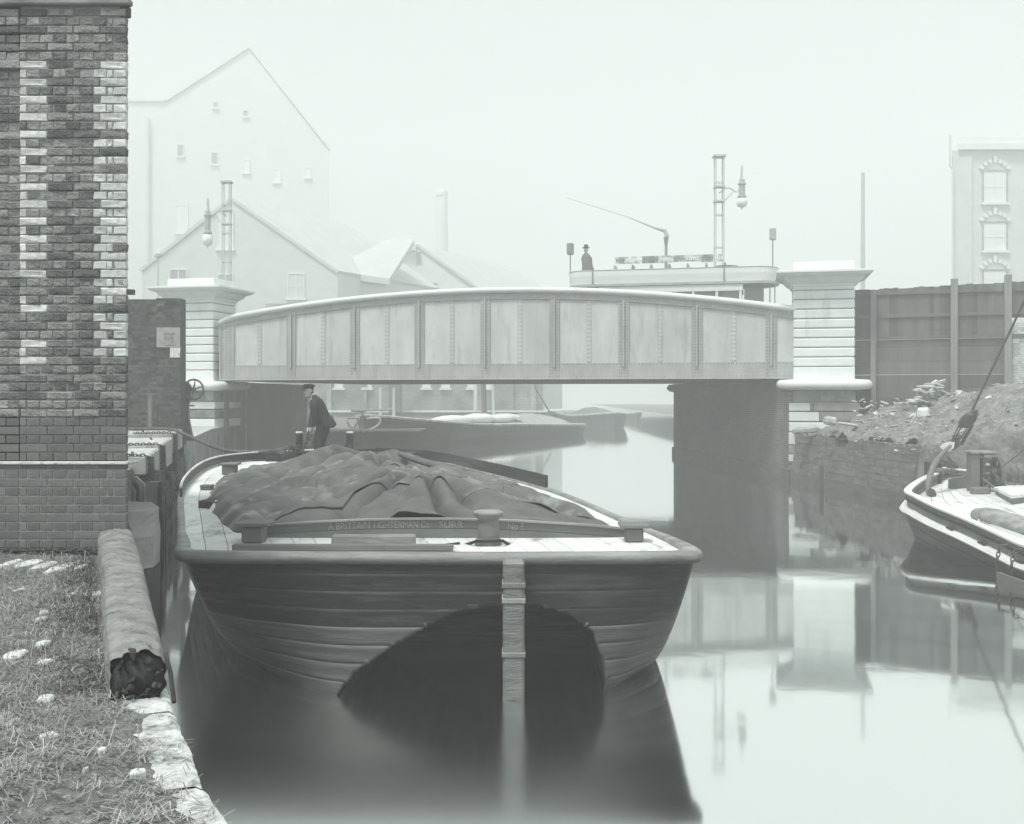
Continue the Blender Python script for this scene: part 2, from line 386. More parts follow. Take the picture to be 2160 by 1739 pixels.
for i in range(5200):
    if i % 3: y = rnd(4.9, 9.0); lx = -1.72 - (y - 4.9) * .405; x = lx - .15 - abs(random.gauss(0, .16))
    else: y = 2 + 6.8 * random.random(); x = edge_x(y) - .2 - abs(random.gauss(0, 1.6))
    if x > edge_x(y) - .12 or nz(x * 1.6, y * 1.6, 11) < (.02 if i % 3 == 0 else -.25): continue
    a = rnd(0, math.pi * 2); L_ = rnd(.03, .09); w = rnd(.0012, .0026); z = quay_z(x, y) - .004; hh = rnd(.008, .04) * (1.2 if i % 3 else .7)
    dx, dy = math.cos(a), math.sin(a); px_, py_ = -dy * w, dx * w
    mb.add([(x - px_, y - py_, z), (x + px_, y + py_, z), (x + dx * L_ * .5 + px_, y + dy * L_ * .5 + py_, z + hh), (x + dx * L_ * .5 - px_, y + dy * L_ * .5 - py_, z + hh),
            (x + dx * L_, y + dy * L_, z + hh * .7)], [(0, 1, 2, 3), (3, 2, 4)])
gr = mb.build('grass_tufts', m_grass, kind='stuff'); tag(gr, 'short dark grass tufts growing beside the log', 'grass')
random.seed(5)

# ------------------------------------------------------------------ log on the quay
lg = thing('timber_log', 'heavy rough timber log with a rotten end lying along the quay edge', 'log', (-1.72, 4.9, QZ))
A, B = Vector((-1.705, 4.86, QZ + .105)), Vector((-3.36, 9.05, QZ + .125)); NN = 150; NR = 56
d = (B - A).normalized(); sx = Vector((d.y, -d.x, 0)); up = Vector((0, 0, 1)); rings = []
for i in range(NN + 1):
    t = i / NN; c = A.lerp(B, t); ring = []
    for j in range(NR):
        a = 2 * math.pi * j / NR; ca, sa = math.cos(a), math.sin(a)
        sq = 1 / max(abs(ca) ** 4 + abs(sa) ** 4, 1e-6) ** .25        # squared-off log
        r = (.128 + .012 * t) * lerp(1, sq, .92) * (1 + .07 * nz(ca * 1.4, sa * 1.4, t * 3) + .05 * nz(ca * 5, sa * 5, t * 5) + .035 * nz(ca * 12, sa * 12, t * 9) + .03 * nz(ca * 8, sa * 8, t * 90) - .10 * max(0, nz(ca * 6, sa * 6, t * 40) - .42))
        if t < .03: r *= .95 + .22 * nz(ca * 2.2, sa * 2.2, 3.1)
        ring.append(tuple(c + sx * ca * r * 1.02 + up * sa * r * .95))
    rings.append(ring)
MB().loft(rings, True, False).build('log_body', m_log, lg, smooth=True)
rr_ = []                                                   # rotten end: lumpy, eaten back unevenly
for q in range(12):
    f_ = 1 - q / 11; ring = []
    for j in range(NR):
        p = A.lerp(Vector(rings[0][j]), f_ * 1.0); k_ = (1 - f_ ** 3)
        ring.append(tuple(p + d * (.02 + k_ * (.035 + .09 * nz(p.x * 13, p.z * 13, 2) + .05 * nz(p.x * 34, p.z * 34, 5)) - .01 * (1 - k_))))
    rr_.append(ring)
mb = MB().loft(rr_, True, True)
for j in range(14):
    a = rnd(0, 6.28); r = rnd(.05, .115); p = A + sx * math.cos(a) * r + up * math.sin(a) * r + d * .05; e_ = p - d * rnd(.05, .10) + sx * rnd(-.03, .03) + up * rnd(-.03, .03)
    mb.tube([p, p.lerp(e_, .5) + up * rnd(-.01, .01), e_], [rnd(.015, .03), rnd(.01, .02), .004], 5)
mb.build('rotten_end', m_rotshade, lg, smooth=True)
MB().tube([A + up * .10 + d * .02 + sx * .12, A + up * .02 - d * .02 + sx * .14, A + sx * .15 + up * -.07 - d * .05, A + sx * .15 - up * .095 - d * .10], .012, 6).build('rope_end', m_rotshade, lg, smooth=True)
# ------------------------------------------------------------------ brick building on the left
random.seed(11)
bb = thing('brick_building', 'tall brick warehouse corner with pale quoin bricks beside the quay', 'building', (-4.2, 9.34, QZ))
WY = 9.34; XR = -3.38; XL = -4.62; CH = .0763; XP = -4.31        # right corner, out of frame left, pilaster edge
def zc(i): return QZ - .02 + i * CH
def brick_mesh(L_, h, dep, seed, rough):
    rs = random.Random(seed); j = lambda a: rs.uniform(-a, a)
    c = .007 if rough else .003; jj = .006 if rough else .0015
    vs = []
    for (y, ins) in ((dep, 0), (c, 0), (0, c)):
        for x, z in ((0, 0), (L_, 0), (L_, h), (0, h)):
            ix = ins if x == 0 else -ins; iz = ins if z == 0 else -ins
            vs.append((x + ix + j(jj), y + j(jj if ins else 0), z + iz + j(jj * .7)))
    f = [(0, 1, 5, 4), (1, 2, 6, 5), (2, 3, 7, 6), (3, 0, 4, 7), (4, 5, 9, 8), (5, 6, 10, 9), (6, 7, 11, 10), (7, 4, 8, 11)]
    if rough:
        vs.append((L_ / 2 + j(L_ * .25), j(.009), h / 2 + j(h * .2))); f += [(8, 9, 12), (9, 10, 12), (10, 11, 12), (11, 8, 12)]
    else: f.append((8, 9, 10, 11))
    return vs, f
BM = {}
def bmesh_for(kind, mname, m, v):
    key = (kind, mname, v)
    if key not in BM:
        L_ = {'s': .222, 'h': .107, 'q': .05}[kind]; vs, f = brick_mesh(L_, CH - .011, .05, hash((kind, v)) % 999 if False else (v * 7 + {'s': 1, 'h': 2, 'q': 3}[kind] + (40 if mname != 'eng' else 0)), mname != 'eng')
        mb = MB(); mb.add(vs, f); BM[key] = mb.mesh('brick', m)
    return BM[key]
jobs = []
NCOUR = 63
for i in range(NCOUR):
    z = zc(i); low = z < 2.78; string = 2.385 < z < 2.44
    x = XR; left = XL; stretch = (i % 2 == 0); first = True
    while x > left:
        if stretch: kind = 's'
        else: kind = 'h' if not (first is None) else 'q'
        L_ = {'s': .222, 'h': .107, 'q': .05}[kind]
        x0 = x - L_
        if x > XP + .03 and x0 < XP + .03: x0 = XP            # cut brick at the pilaster edge
        recess = x <= XP + .005 and 2.84 < z < 5.86; zone = 2.95 < z < 5.9
        wl = x0 <= XP + (.012 if stretch else .06) and x > XP + .03; wr = x > XR - (.23 if stretch else .2)
        pw = interp(z, [(3.0, .0), (3.6, .55), (4.3, .85), (5.9, .97)])
        mn = 'white' if zone and (wl or wr) and random.random() < pw else 'stock'
        if low: mn = 'eng'
        y = WY + (.055 if recess else 0) + (rnd(-.007, .007) if not low else rnd(-.0015, .0015))
        if low and z < 2.36 and i > 14 and x0 > XR - .16 and 2.15 < z: y += rnd(.02, .06)   # broken corner
        jobs.append((x0, y, z, kind, mn, random.randrange(5), (x - x0) / L_))
        x = x0 - .0095
        if not stretch and first is True: first = None
        else: first = False
mm = {'stock': m_stock, 'eng': m_eng, 'white': m_whiteb}
def vis(jb):
    x0, y, z, kind, mn, v, sc_ = jb; L_ = {'s': .222, 'h': .107, 'q': .05}[kind] * sc_
    lo = max(x0, -4.483); return max(0, x0 + L_ - lo) * (1 if 1.65 < z < 6.30 else .3)
jobs.sort(key=lambda q: -vis(q))
rest = MB()
for n_, (x0, y, z, kind, mn, v, sc_) in enumerate(jobs):
    if n_ < 300:
        o = link_mesh('brick', bmesh_for(kind, mn, mm[mn], v), bb, Matrix.Translation((x0, y, z)) @ Matrix.Rotation(rnd(-.016, .016) if mn != 'eng' else 0, 4, 'Y') @ Matrix.Diagonal((sc_, 1, 1, 1)))
rests = {'stock': MB(), 'eng': MB(), 'white': MB()}
for (x0, y, z, kind, mn, v, sc_) in jobs[300:]:
    me = bmesh_for(kind, mn, mm[mn], v)
    rests[mn].add([(p.co.x * sc_ + x0, p.co.y + y, p.co.z + z) for p in me.vertices], [tuple(p.vertices) for p in me.polygons])
for mn, r_ in rests.items():
    if r_.v: r_.build('brick_courses', mm[mn], bb, kind='stuff')
MB().box(XL - 3, XR - .004, WY + .009, WY + .05, QZ - .2, 2.385).build('mortar_bed', m_mort, bb)
MB().box(XP + .004, XR - .006, WY + .011, WY + .05, 2.43, 6.40).build('mortar_bed', m_mortd, bb)
MB().box(XL - 3, XP + .004, WY + .064, WY + .1, 2.43, 6.40).build('mortar_bed', m_mortd, bb)
# body of the building behind the front leaf
MB().prism([(XL - 3, WY + .07), (XP, WY + .07), (XP, WY + .051), (XR - .03, WY + .051), (-6.0, 15.2), (-8.5, 15.2)], QZ - .2, 6.5).build('wall', m_eng, bb)
MB().cbox(XL - 3, XR + .022, WY - .022, WY + .3, 2.385, 2.412, .006).build('string_course', m_white, bb)
MB().cbox(XL - 3, XR + .05, WY - .05, WY + .04, 6.40, 6.455, .012).build('cornice', m_stoneg, bb)
MB().cbox(XR - .06, XR + .035, WY - .0, WY + .04, 6.30, 6.398, .01).build('gutter_end', m_iron, bb)
MB().cbox(XL - 3, XR - .02, WY + .0, WY + .06, 6.457, 6.75, .02).build('parapet_stone', m_stone, bb)
MB().box(XL - 3, XP - .004, WY - .004, WY + .07, 5.86, 5.93).build('lintel', m_stock, bb)
MB().box(XR + .002, XR + .06, WY + .02, WY + .06, 3.875, 3.92).build('bracket', m_iron, bb)
# dirt and twigs heaped at the wall foot
mb = MB()
for i in range(220):
    x = rnd(-4.6, -3.7); y = WY - rnd(.01, .14); a = rnd(-.5, .5); L_ = rnd(.04, .22); z = QZ + rnd(.0, .05)
    mb.tube([(x, y, z), (x + L_ * .5 * math.cos(a), y - abs(L_ * .3 * math.sin(a)), z + rnd(-.01, .03)), (x + L_ * math.cos(a), y - L_ * .2, z + rnd(-.02, .02))], rnd(.004, .012), 4)
ds = mb.build('dirt_and_twigs', m_rotshade, kind='stuff'); tag(ds, 'dark twigs and dirt heaped along the foot of the brick wall', 'debris')
# rough stone spur at the corner of the quay, right behind the wall
def spur(z0, z1, k0):
    r_ = []
    for k_ in range(10):
        t = k_ / 9; z_ = lerp(z0, z1, t); tp_ = k0 * max(0, t - .6) / .4
        r_.append([(x + .015 * nz(x * 6, y * 3, z_ * 5) - tp_ * (.07 if i in (1, 2) else .02), y + .015 * nz(x * 4, y * 6, z_ * 4), z_ + .01 * nz(i, t * 4)) for i, (x, y) in enumerate([(-3.47, 9.42), (-3.34, 9.40), (-3.215, 9.55), (-3.26, 9.9), (-3.5, 10.4), (-4.0, 10.5)])])
    return MB().loft(r_)
sp = spur(1.45, 1.95, 1.0)
o = sp.build('corner_stone', m_stoneg, smooth=False); tag(o, 'worn pale stone spur behind the foot of the brick warehouse corner', 'stone')

sl = spur(-.4, 1.445, 0).build('slimy_foot', m_slime, o)
# ------------------------------------------------------------------ far part of the left bank: timber lock quay, brick wall, paddle gear
random.seed(31)
LB = [(-6.25, 18.2), (-6.49, 19.0), (-7.26, 22.0), (-8.17, 25.7), (-8.95, 29.0), (-10.0, 34.0), (-11.25, 40.0), (-11.7, 43.4)]
lb = MB().prism([(x - .25, y) for x, y in LB] + [(-40, 44), (-40, 30), (-24, 18.2)], -.5, 1.66).build('left_bank_ground', m_wetwall, kind='structure')
tag(lb, 'low bank of earth and walling along the far left side')
MB().grid(30, 30, lambda u, v: (lambda y: (interp(y, [(b_, a_) for a_, b_ in LB]) - .28 - 9 * u, y, 1.70 + .05 * nz(u * 30, y) + .02 * nz(u * 90, y * 3)))(18.3 + 11 * v)).build('quay_top', m_earth, lb, smooth=True)
MB().grid(12, 20, lambda u, v: (lambda y: (interp(y, [(b_, a_) for a_, b_ in LB]) - .0 - 3 * u, y, 1.70 + .02 * nz(u * 30, y)))(29.3 + 14 * v)).build('concrete_ledge', m_cap, lb)
MB().grid(24, 2, lambda u, v: (lambda y: (interp(y, [(b_, a_) for a_, b_ in LB]) + .0, y, 1.70 - 2.2 * v))(29.3 + 14.1 * u)).build('concrete_face', m_stoneg, lb)
def lerpLB(t0, t1, i0, i1, t): return Vector((*LB[i0], 0)).lerp(Vector((*LB[i1], 0)), t)
def quay_block(name, y0, y1, zt, th, label):
    t = thing(name, label, 'timber quay', (interp(y0, [(b_, a_) for a_, b_ in LB]), y0, 0), 'timber blocks of the lock quay')
    x0 = interp(y0, [(b_, a_) for a_, b_ in LB]); x1 = interp(y1, [(b_, a_) for a_, b_ in LB])
    d = Vector((x1 - x0, y1 - y0, 0)); L_ = d.length; d.normalize(); n_ = Vector((-d.y, d.x, 0))
    T = lambda s, w, z: Vector((x0, y0, 0)) + d * s + n_ * w + Vector((0, 0, z))
    def jag(mb):
        for p in mb.v:
            p += Vector((nz(p.x * 3, p.y * 3, p.z * 3), nz(p.x * 3, p.y * 3, p.z * 3 + 9), nz(p.y * 3, p.z * 3, p.x))) * .02
        return mb
    jag(MB(T).cbox(0, L_ - .08, 0, 1.5, zt - th, zt, .03)).build('cap_beam', m_cap, t)
    jag(MB(T).cbox(.05, L_ - .15, .15, 1.5, -.4, zt - th - .01, .02)).build('back_wall', m_slime, t)
    s = .06; i = 0
    while s < L_ - .25:                                     # vertical fender timbers
        w = rnd(.16, .26); zt2 = zt - th + rnd(-.25, .0) if i else zt - .02
        mb = MB(T); NZ = 8; rings = []
        for k in range(NZ + 1):
            z = -.4 + (zt2 + .4) * k / NZ; e = rnd(-.015, .015); o_ = .02 * (1 - k / NZ)
            rings.append([(s + e, -.10 - o_ + e, z), (s + w + e, -.10 - o_, z), (s + w + e, .15, z), (s + e, .15, z)])
        mb.loft(rings).build('fender_timber', random.choice([m_slime, m_timber, m_slime]), t)
        s += w + rnd(.05, .32); i += 1
    mb = MB()
    chain(mb, [T(.02, .9, zt + .012), T(.02, .06, zt + .015), T(-.02, -.03, zt - .02), T(-.02, -.04, zt - .7), T(.0, -.05, .25)], .075, .011)
    mb.build('chain', m_iron, t)
    for q in range(3): MB(T).lathe([(.03, 0), (.03, .025), (.012, .035)], (rnd(.2, L_ - .2), rnd(.2, 1.0), zt), 6).build('bolt_head', m_iron, t)
    mb = MB(T)                                              # weed and flaking on the face
    for q in range(120):
        s_, z_ = rnd(0, L_), rnd(.2, zt - th); a = rnd(0, 6); mb.add([(s_, -.12, z_), (s_ + rnd(.02, .09), -.13, z_ - rnd(-.02, .05)), (s_ + rnd(-.03, .05), -.135, z_ - rnd(.05, .14))], [(0, 1, 2)])
    mb.build('hanging_weed', m_leaf, t, kind='stuff')
    return t, T
qa, TA = quay_block('lock_quay', 19.0, 21.9, 1.90, .36, 'nearest pale capped timber block of the lock quay, with a dark opening in its end')
qb, _ = quay_block('lock_quay', 22.0, 25.6, 1.96, .62, 'middle pale capped timber block of the lock quay with chain hanging from its corner')
qc, _ = quay_block('lock_quay', 25.7, 28.9, 2.06, .5, 'farthest timber block of the lock quay, below the dark brick wall')
# end wall of the first block, facing the camera, with the iron framed culvert mouth, its shade a dark panel
MB(TA).box(-.05, -.0, .18, 4.5, -.4, 1.5).build('end_wall', m_slime, qa)
mb = MB(TA); fr = [(.22, -.1), (.22, 1.3), (.30, 1.42), (.42, 1.46), (1.3, 1.46)]
mb.tube([(-.08, w, z) for w, z in fr], .035, 8).build('culvert_frame', m_stoneg, qa, smooth=True)
MB(TA).box(-.075, -.055, .27, 1.3, -.3, 1.40).build('culvert_dark_panel', m_rotshade, qa)  # solid dark panel in place of the opening's shade
for w, r_ in ((.10, .05), (.02, .035)):
    MB(TA).tube([(-.10, w, -.3), (-.10, w, 1.0), (-.09, w + .03, 1.4), (-.08, w + .16, 1.52), (-.07, 1.2, 1.54)], r_, 8).build('guard_iron', m_timber, qa, smooth=True)
# tall rubbing pile at the near end of the lock quay and sloping planks down into the water
for (x, y, zt, w, mm_) in [(-5.95, 17.4, 1.15, .24, m_slime), (-5.6, 16.4, .95, .2, m_slime), (-6.15, 18.3, 1.5, .22, m_slime)]:
    mb = MB(); rings = []
    for k in range(9):
        z = -.4 + (zt + .4) * k / 8; e = rnd(-.02, .02)
        rings.append([(x - w / 2 + e, y - w / 2, z), (x + w / 2 + e, y - w / 2, z), (x + w / 2 + e, y + w / 2, z), (x - w / 2 + e, y + w / 2, z)])
    o = mb.loft(rings).build('mooring_pile', mm_); tag(o, {17.4: 'dark slimy timber pile standing between brick corner and lock quay, the middle one', 16.4: 'shortest dark timber pile standing nearest the brick corner', 18.3: 'tallest dark timber pile touching the lock quay end'}[y], 'pile', 'piles at the lock quay')

# dark brick wall with a pasted notice
WYB = 29.2
bw = thing('yard_wall', 'dark sooty brick yard wall with a faded pasted notice', 'wall', (-9.6, WYB, 1.7))
m_soot = mat('sooty_brick', .06, .13, 3, rough=.95, bump=.6, bscale=20, rand=.35, stain=(.20, 1.1, (1, 1, 1), .62, .72))
m_mortk = mat('sooty_mortar', .06, .12, 6, rough=.95)
def brickwork(T, s0, s1, z0, z1, seed, m, parent, name='brick_courses', y=0, L=.225, h=.0763, dep=.05, skip=None):
    rs = random.Random(seed); mb = MB(T); i = 0; z = z0
    while z < z1:
        step = L if i % 2 == 0 else L / 2; s = s0 - (0 if i % 2 == 0 else L * .25)
        while s < s1:
            a, b = max(s, s0), min(s + step - .011, s1)
            if b - a > .03 and not (skip and skip((a + b) / 2, z)):
                yy = y + rs.uniform(-.005, .005); mb.box(a, b, yy, yy + dep, z, min(z + h - .012, z1))
            s += step
        z += h; i += 1
    return mb.build(name, m, parent, kind='stuff')
Xr = -9.03
brickwork(None, Xr - .68, Xr, 1.75, 5.62, 3, m_soot, bw, y=WYB - .1)
brickwork(None, -12.2, Xr - .70, 1.75, 5.60, 4, m_soot, bw, y=WYB)
MB().box(-14, Xr - .7, WYB + .012, WYB + .35, 1.6, 5.6).build('mortar_bed', m_mortk, bw)
MB().box(Xr - .675, Xr - .006, WYB - .088, WYB + .35, 1.6, 5.61).build('mortar_bed', m_mortk, bw)
m_paper = mat('faded_paper', .30, .46, 5, rough=.9, stain=(.2, 4, (1, 1, 1), .6, .8))
nb = MB().box(Xr - .66, Xr - .02, WYB - .125, WYB - .108, 4.28, 4.82).build('notice', m_paper, bw)
mb = MB()
for i, (z, a, b) in enumerate([(4.66, .20, .50), (4.62, .18, .52), (4.58, .20, .46), (4.545, .19, .48), (4.51, .2, .47), (4.475, .2, .47), (4.42, .36, .5), (4.39, .2, .28), (4.36, .34, .5), (4.32, .24, .5)]):
    s = a
    while s < b:
        w = rnd(.02, .07); mb.box(Xr - .66 + s, Xr - .66 + min(s + w, b), WYB - .128, WYB - .126, z, z + .014); s += w + .012
mb.build('print_line', m_soot, nb)
MB().prism([(Xr - .30, 0), (Xr - .03, 0), (Xr - .01, .27), (Xr - .29, .27)], 0, .01).build('torn_bill', m_white, bw).matrix_basis = Matrix.Translation((0, WYB - .11, 4.0)) @ Matrix.Rotation(R(90), 4, 'X')
mb = MB()                                                   # weeds at the wall foot
for i in range(2600):
    x = rnd(-12, Xr - .05); y = WYB - rnd(.05, 1.1); hmax = .25 + .75 * max(0, nz(x * 1.6, 3.3) + .3); z = 1.72 + random.random() ** 1.5 * hmax; a = rnd(0, 6.28); s = rnd(.02, .06)
    mb.add([(x, y, z), (x + s * math.cos(a), y - s * .5, z + s * .5), (x + s * math.cos(a + 1.2), y - s * .3, z + s)], [(0, 1, 2)])
o = mb.build('creeper', m_leaf, kind='stuff'); tag(o, 'tangled weeds and creeper at the foot of the dark yard wall', 'weeds')
o = MB().box(Xr - .50, Xr - .40, WYB - 1.3, WYB - 1.24, 1.7, 2.98); o.box(Xr - .53, Xr - .30, WYB - 1.31, WYB - 1.23, 2.98, 3.02); o = o.build('marker_stake', m_timber)
tag(o, 'short grey wooden stake standing before the dark yard wall', 'stake')

# paddle gear with a spoked hand wheel
pg = thing('paddle_gear', 'iron lock paddle gear with a six spoked hand wheel', 'lock gear', (-9.05, 29.9, 1.7))
c = P(411, 822, 29.9)
MB().bar((c.x - .33, 29.9, 1.7), (c.x - .33, 29.9, 4.6), .11, .11).build('post', m_irong, pg)
mb = MB(); mb.torus((c.x, c.y - .12, c.z), .275, .028, 'y', 28, 8).build('wheel_rim', m_irong, pg, smooth=True)
mb = MB()
for k_ in range(6):
    a = R(20 + 60 * k_); mb.tube([(c.x, c.y - .12, c.z), (c.x + .265 * math.cos(a), c.y - .12, c.z + .265 * math.sin(a))], [.028, .016], 6)
mb.lathe([(.02, -.03), (.05, -.03), (.05, .03), (.02, .03)], (c.x, c.y - .12, c.z), 10).build('spoke', m_irong, pg)
MB().tube([(c.x - .33, c.y, c.z), (c.x, c.y, c.z), (c.x, c.y - .16, c.z)], .035, 8).build('axle', m_irong, pg)
MB().loft([[(c.x - .42, 29.82, z), (c.x - .18 + w, 29.82, z), (c.x - .18 + w, 29.98, z), (c.x - .42, 29.98, z)] for z, w in [(1.7, .16), (1.9, .10), (2.3, .02), (2.7, 0), (2.85, .06), (3.25, .06), (3.35, -.02)]]).build('pedestal', m_irong, pg)
MB().box(c.x - .17, c.x - .02, 29.86, 29.94, 2.66, 2.70).build('bracket', m_irong, pg)

# mooring rope from the bank to the barge bow
rp = [P(262, 906, 27.6), P(350, 905, 27.3), P(385, 914, 26.8), P(430, 935, 26.0), P(480, 951, 25.2), P(540, 954, 24.6), P(590, 949, 24.0), P(632, 941, 23.62)]
o = MB().tube(catmull(rp, 6), .042, 8).build('mooring_rope', m_slime, smooth=True); tag(o, 'thick sagging mooring rope from the bank to the laden barge', 'rope')
# ------------------------------------------------------------------ bridge
random.seed(41)
AB = R(13); BO = Vector((10.97, 37.5, 0)); BU = Vector((math.cos(AB), -math.sin(AB), 0)); BN = Vector((math.sin(AB), math.cos(AB), 0))
def BT(s, d, z): return BO + BU * s + BN * d + Vector((0, 0, z))
def bridge_at(px, d):       # s on the line at depth d seen at picture column px
    k = (px - CX) / F; o = BO + BN * d
    return (k * o.y - o.x) / (BU.x - k * BU.y)
m_panel = mat('pale_bridge_paint', .46, .66, 1.3, stretch=(1, 1, .5), rough=.6, bump=.08, rand=.10, stain=(.26, 1.5, (1.6, 1.6, .3), .55, .85))
m_frame = mat('grimy_bridge_paint', .32, .48, 1.6, stretch=(1, 1, .6), rough=.6, bump=.1, rand=.08, stain=(.2, 3.0, (2, 2, .3), .55, .85))
m_rail = mat('clean_bridge_paint', .6, .72, 2, rough=.5)
m_rivet = mat('rivet_paint', .2, .3, 3, rough=.6)
m_under = mat('dark_soffit', .03, .05, 2, rough=.8)  # one very dark tone for all parts under the deck
def make_pier(s0, label, name='bridge_pier', low=0.0, brickbase=True):
    t = thing(name, label, 'bridge pier', BT(s0, .9, 0), 'rusticated stone piers of the bridge')
    hw, dp = 1.04, 1.9
    MB(BT).box(s0 - hw + .07, s0 + hw - .07, .07, dp - .07, 3.0, 7.0).build('core', m_stoneg, t)
    z = 3.97
    for i in range(8):
        MB(BT).cbox(s0 - hw, s0 + hw, 0, dp, z + .016, z + .338 - .016, .035).build('stone_course', m_stone, t); z += .338
    MB(BT).cbox(s0 - hw, s0 + hw, 0, dp, 3.50, 3.954, .02).build('stone_course', m_stone, t)
    prof = [(0.0, 6.69), (.0, 6.80), (.05, 6.82), (.06, 6.88), (.14, 6.93), (.24, 7.02), (.31, 7.12), (.40, 7.14), (.42, 7.17), (.50, 7.18), (.52, 7.23), (.58, 7.25), (.58, 7.32), (.3, 7.36), (.02, 7.37)]
    MB(BT).loft([[(s0 - hw - o, -o, z), (s0 + hw + o, -o, z), (s0 + hw + o, dp + o, z), (s0 - hw - o, dp + o, z)] for o, z in prof]).build('cornice', m_stone, t)
    MB(BT).cbox(s0 - hw + .0, s0 + hw - .0, .06, dp - .06, 7.371, 7.68, .015).build('cap_block', m_stone, t)
    tor = [(0.02, 3.14), (.28, 3.16)] + [(.42 + .16 * math.cos(R(a)), 3.34 + .17 * math.sin(R(a))) for a in range(-80, 81, 20)] + [(.2, 3.52), (0.0, 3.53)]
    def rr(o, z, n=4):
        pts = []; r = max(o * .9, .001)
        for cx, cy, a0 in ((s0 + hw + o - r, dp + o - r, 0), (s0 - hw - o + r, dp + o - r, 90), (s0 - hw - o + r, -o + r, 180), (s0 + hw + o - r, -o + r, 270)):
            for k in range(n + 1): a = R(a0 + 90 * k / n); pts.append((cx + r * math.cos(a), cy + r * math.sin(a), z))
        return pts
    MB(BT).loft([rr(o, z) for o, z in tor]).build('torus_moulding', m_stone, t, smooth=True)
    zz = [(2.72, 3.13, .03), (2.40, 2.70, .16), (2.04, 2.38, .16), (1.68, 2.02, .16)]
    for i, (z0, z1, o) in enumerate(zz):
        cuts = sorted([s0 - hw - o, s0 + hw + o] + [s0 + rnd(-.7, .7) for _ in range(1 + i % 2)])
        for a, b in zip(cuts, cuts[1:]):
            MB(BT).cbox(a + .008, b - .008, -o, dp + o, z0 + .012, z1 - .012, .02).build('base_stone', random.choice([m_stone, m_stoneg, m_stoneg, m_stone]) if i else m_stoneg, t)
    MB(BT).box(s0 - hw, s0 + hw, .0, dp, -.5, 3.0).build('base_core', m_mortd, t)
    return t
pr = make_pier(0.0, 'white rusticated stone pier at the fence end of the bridge')
pl = make_pier(-24.6, 'white rusticated stone pier at the hand wheel end of the bridge')
# quoins and brickwork under the right pier
for i, (z0, z1, w) in enumerate([(1.22, 1.66, .28), (.9, 1.2, .2), (.62, .88, .3)]):
    MB(BT).cbox(-1.2, -1.2 + w, -.18, .3, z0 + .01, z1 - .01, .015).build('quoin', [m_stone, m_stoneg, m_stone][i], pr)
brickwork(BT, -1.19, -.55, .35, 1.66, 8, m_stock, pr, 'brick_courses', y=-.13)

# main girder facing the camera
S0, S1, GD = -23.35, -.95, .2
GB = 3.56
def gtop(s): t = (s - (S0 + S1) / 2) / ((S1 - S0) / 2); return 6.94 - .92 * t * t
gd = thing('girder_bridge', 'pale riveted iron plate girder bridge with an arched top rail', 'bridge', BT(-12, 8, 0))
sts = [S0 + .34] + [bridge_at(p, GD) for p in (615, 749, 885, 1024, 1170, 1316, 1470, 1627)] + [S1 + .2]
GDF = GD
for i in range(len(sts) - 1):                               # web plates, two to a bay
    a, b = sts[i], sts[i + 1]; m_ = (a + b) / 2
    for x0, x1 in ((a, m_ - .004), (m_ + .004, b)) if i < 8 else ((a, b),):
        NX = 6; mb = MB(BT); rings = []
        for k_ in range(NX + 1):
            s = lerp(x0, x1, k_ / NX); zt = gtop(s) - .1; rings.append([(s, GDF, GB + .1), (s, GDF, zt), (s, GDF + .05, zt), (s, GDF + .05, GB + .1)])
        mb.loft(rings).build('web_plate', m_panel, gd)
for i, s in enumerate(sts):                                 # stiffeners
    w = .20 if 0 < i < 9 else (.30 if i == 0 else .05); zt = gtop(s) - .3
    st_ = MB(BT).cbox(s - w, s + w, GDF - .05, GDF - .002, GB + .02, zt, .012).build('stiffener', m_frame, gd)
    if 0 < i < 9: MB(BT).cbox(s - .035, s + .035, GDF - .13, GDF - .048, GB + .45, zt, .008).build('stiffener_web', m_frame, st_)
for i in range(len(sts) - 1):                               # seam strips
    if i < 8:
        m_ = (sts[i] + sts[i + 1]) / 2; MB(BT).box(m_ - .085, m_ + .085, GDF - .022, GDF - .001, GB + .62, gtop(m_) - .34).build('seam_plate', m_panel, gd)
def ribbon(mb, zlo, zhi, d0, d1, s0=S0, s1=S1, n=60):
    rings = []
    for k_ in range(n + 1):
        s = lerp(s0, s1, k_ / n); rings.append([(s, d0, zlo(s)), (s, d0, zhi(s)), (s, d1, zhi(s)), (s, d1, zlo(s))])
    return mb.loft(rings)
ribbon(MB(BT), lambda s: gtop(s) - .34, lambda s: gtop(s) - .06, GDF - .07, GDF - .003).build('top_angle', m_frame, gd)
ribbon(MB(BT), lambda s: GB + .02, lambda s: GB + .60, GDF - .035, GDF - .004).build('bottom_plate', m_frame, gd)
for q in range(1, 8):
    s = lerp(S0, S1, q / 8) + .3; MB(BT).box(s - .1, s + .1, GDF - .045, GDF - .034, GB + .03, GB + .60).build('splice_plate', m_frame, gd)
MB(BT).cbox(S0, S1, GDF - .16, GDF + .3, GB - .012, GB + .03, .008).build('bottom_flange', m_frame, gd)
rings = []                                                  # rounded top rail, with rounded end
for k_ in range(65):
    s = lerp(S0 - .02, S1, k_ / 64); zc_ = gtop(s) - .02 - (.14 * max(0, 1 - k_ / 2.2) ** 2)
    rings.append([(s, GDF - .02 + .19 * math.cos(a), zc_ + .13 * math.sin(a)) for a in [2 * math.pi * q / 14 for q in range(14)]])
MB(BT).loft(rings).build('top_rail', m_rail, gd, smooth=True)
MB(BT).cbox(S0 - .03, S0 + .07, GDF - .10, GDF + .25, GB, gtop(S0) - .1, .03).build('end_plate', m_frame, gd)
mb = MB(BT)                                                 # rivet heads: far more than could be picked apart
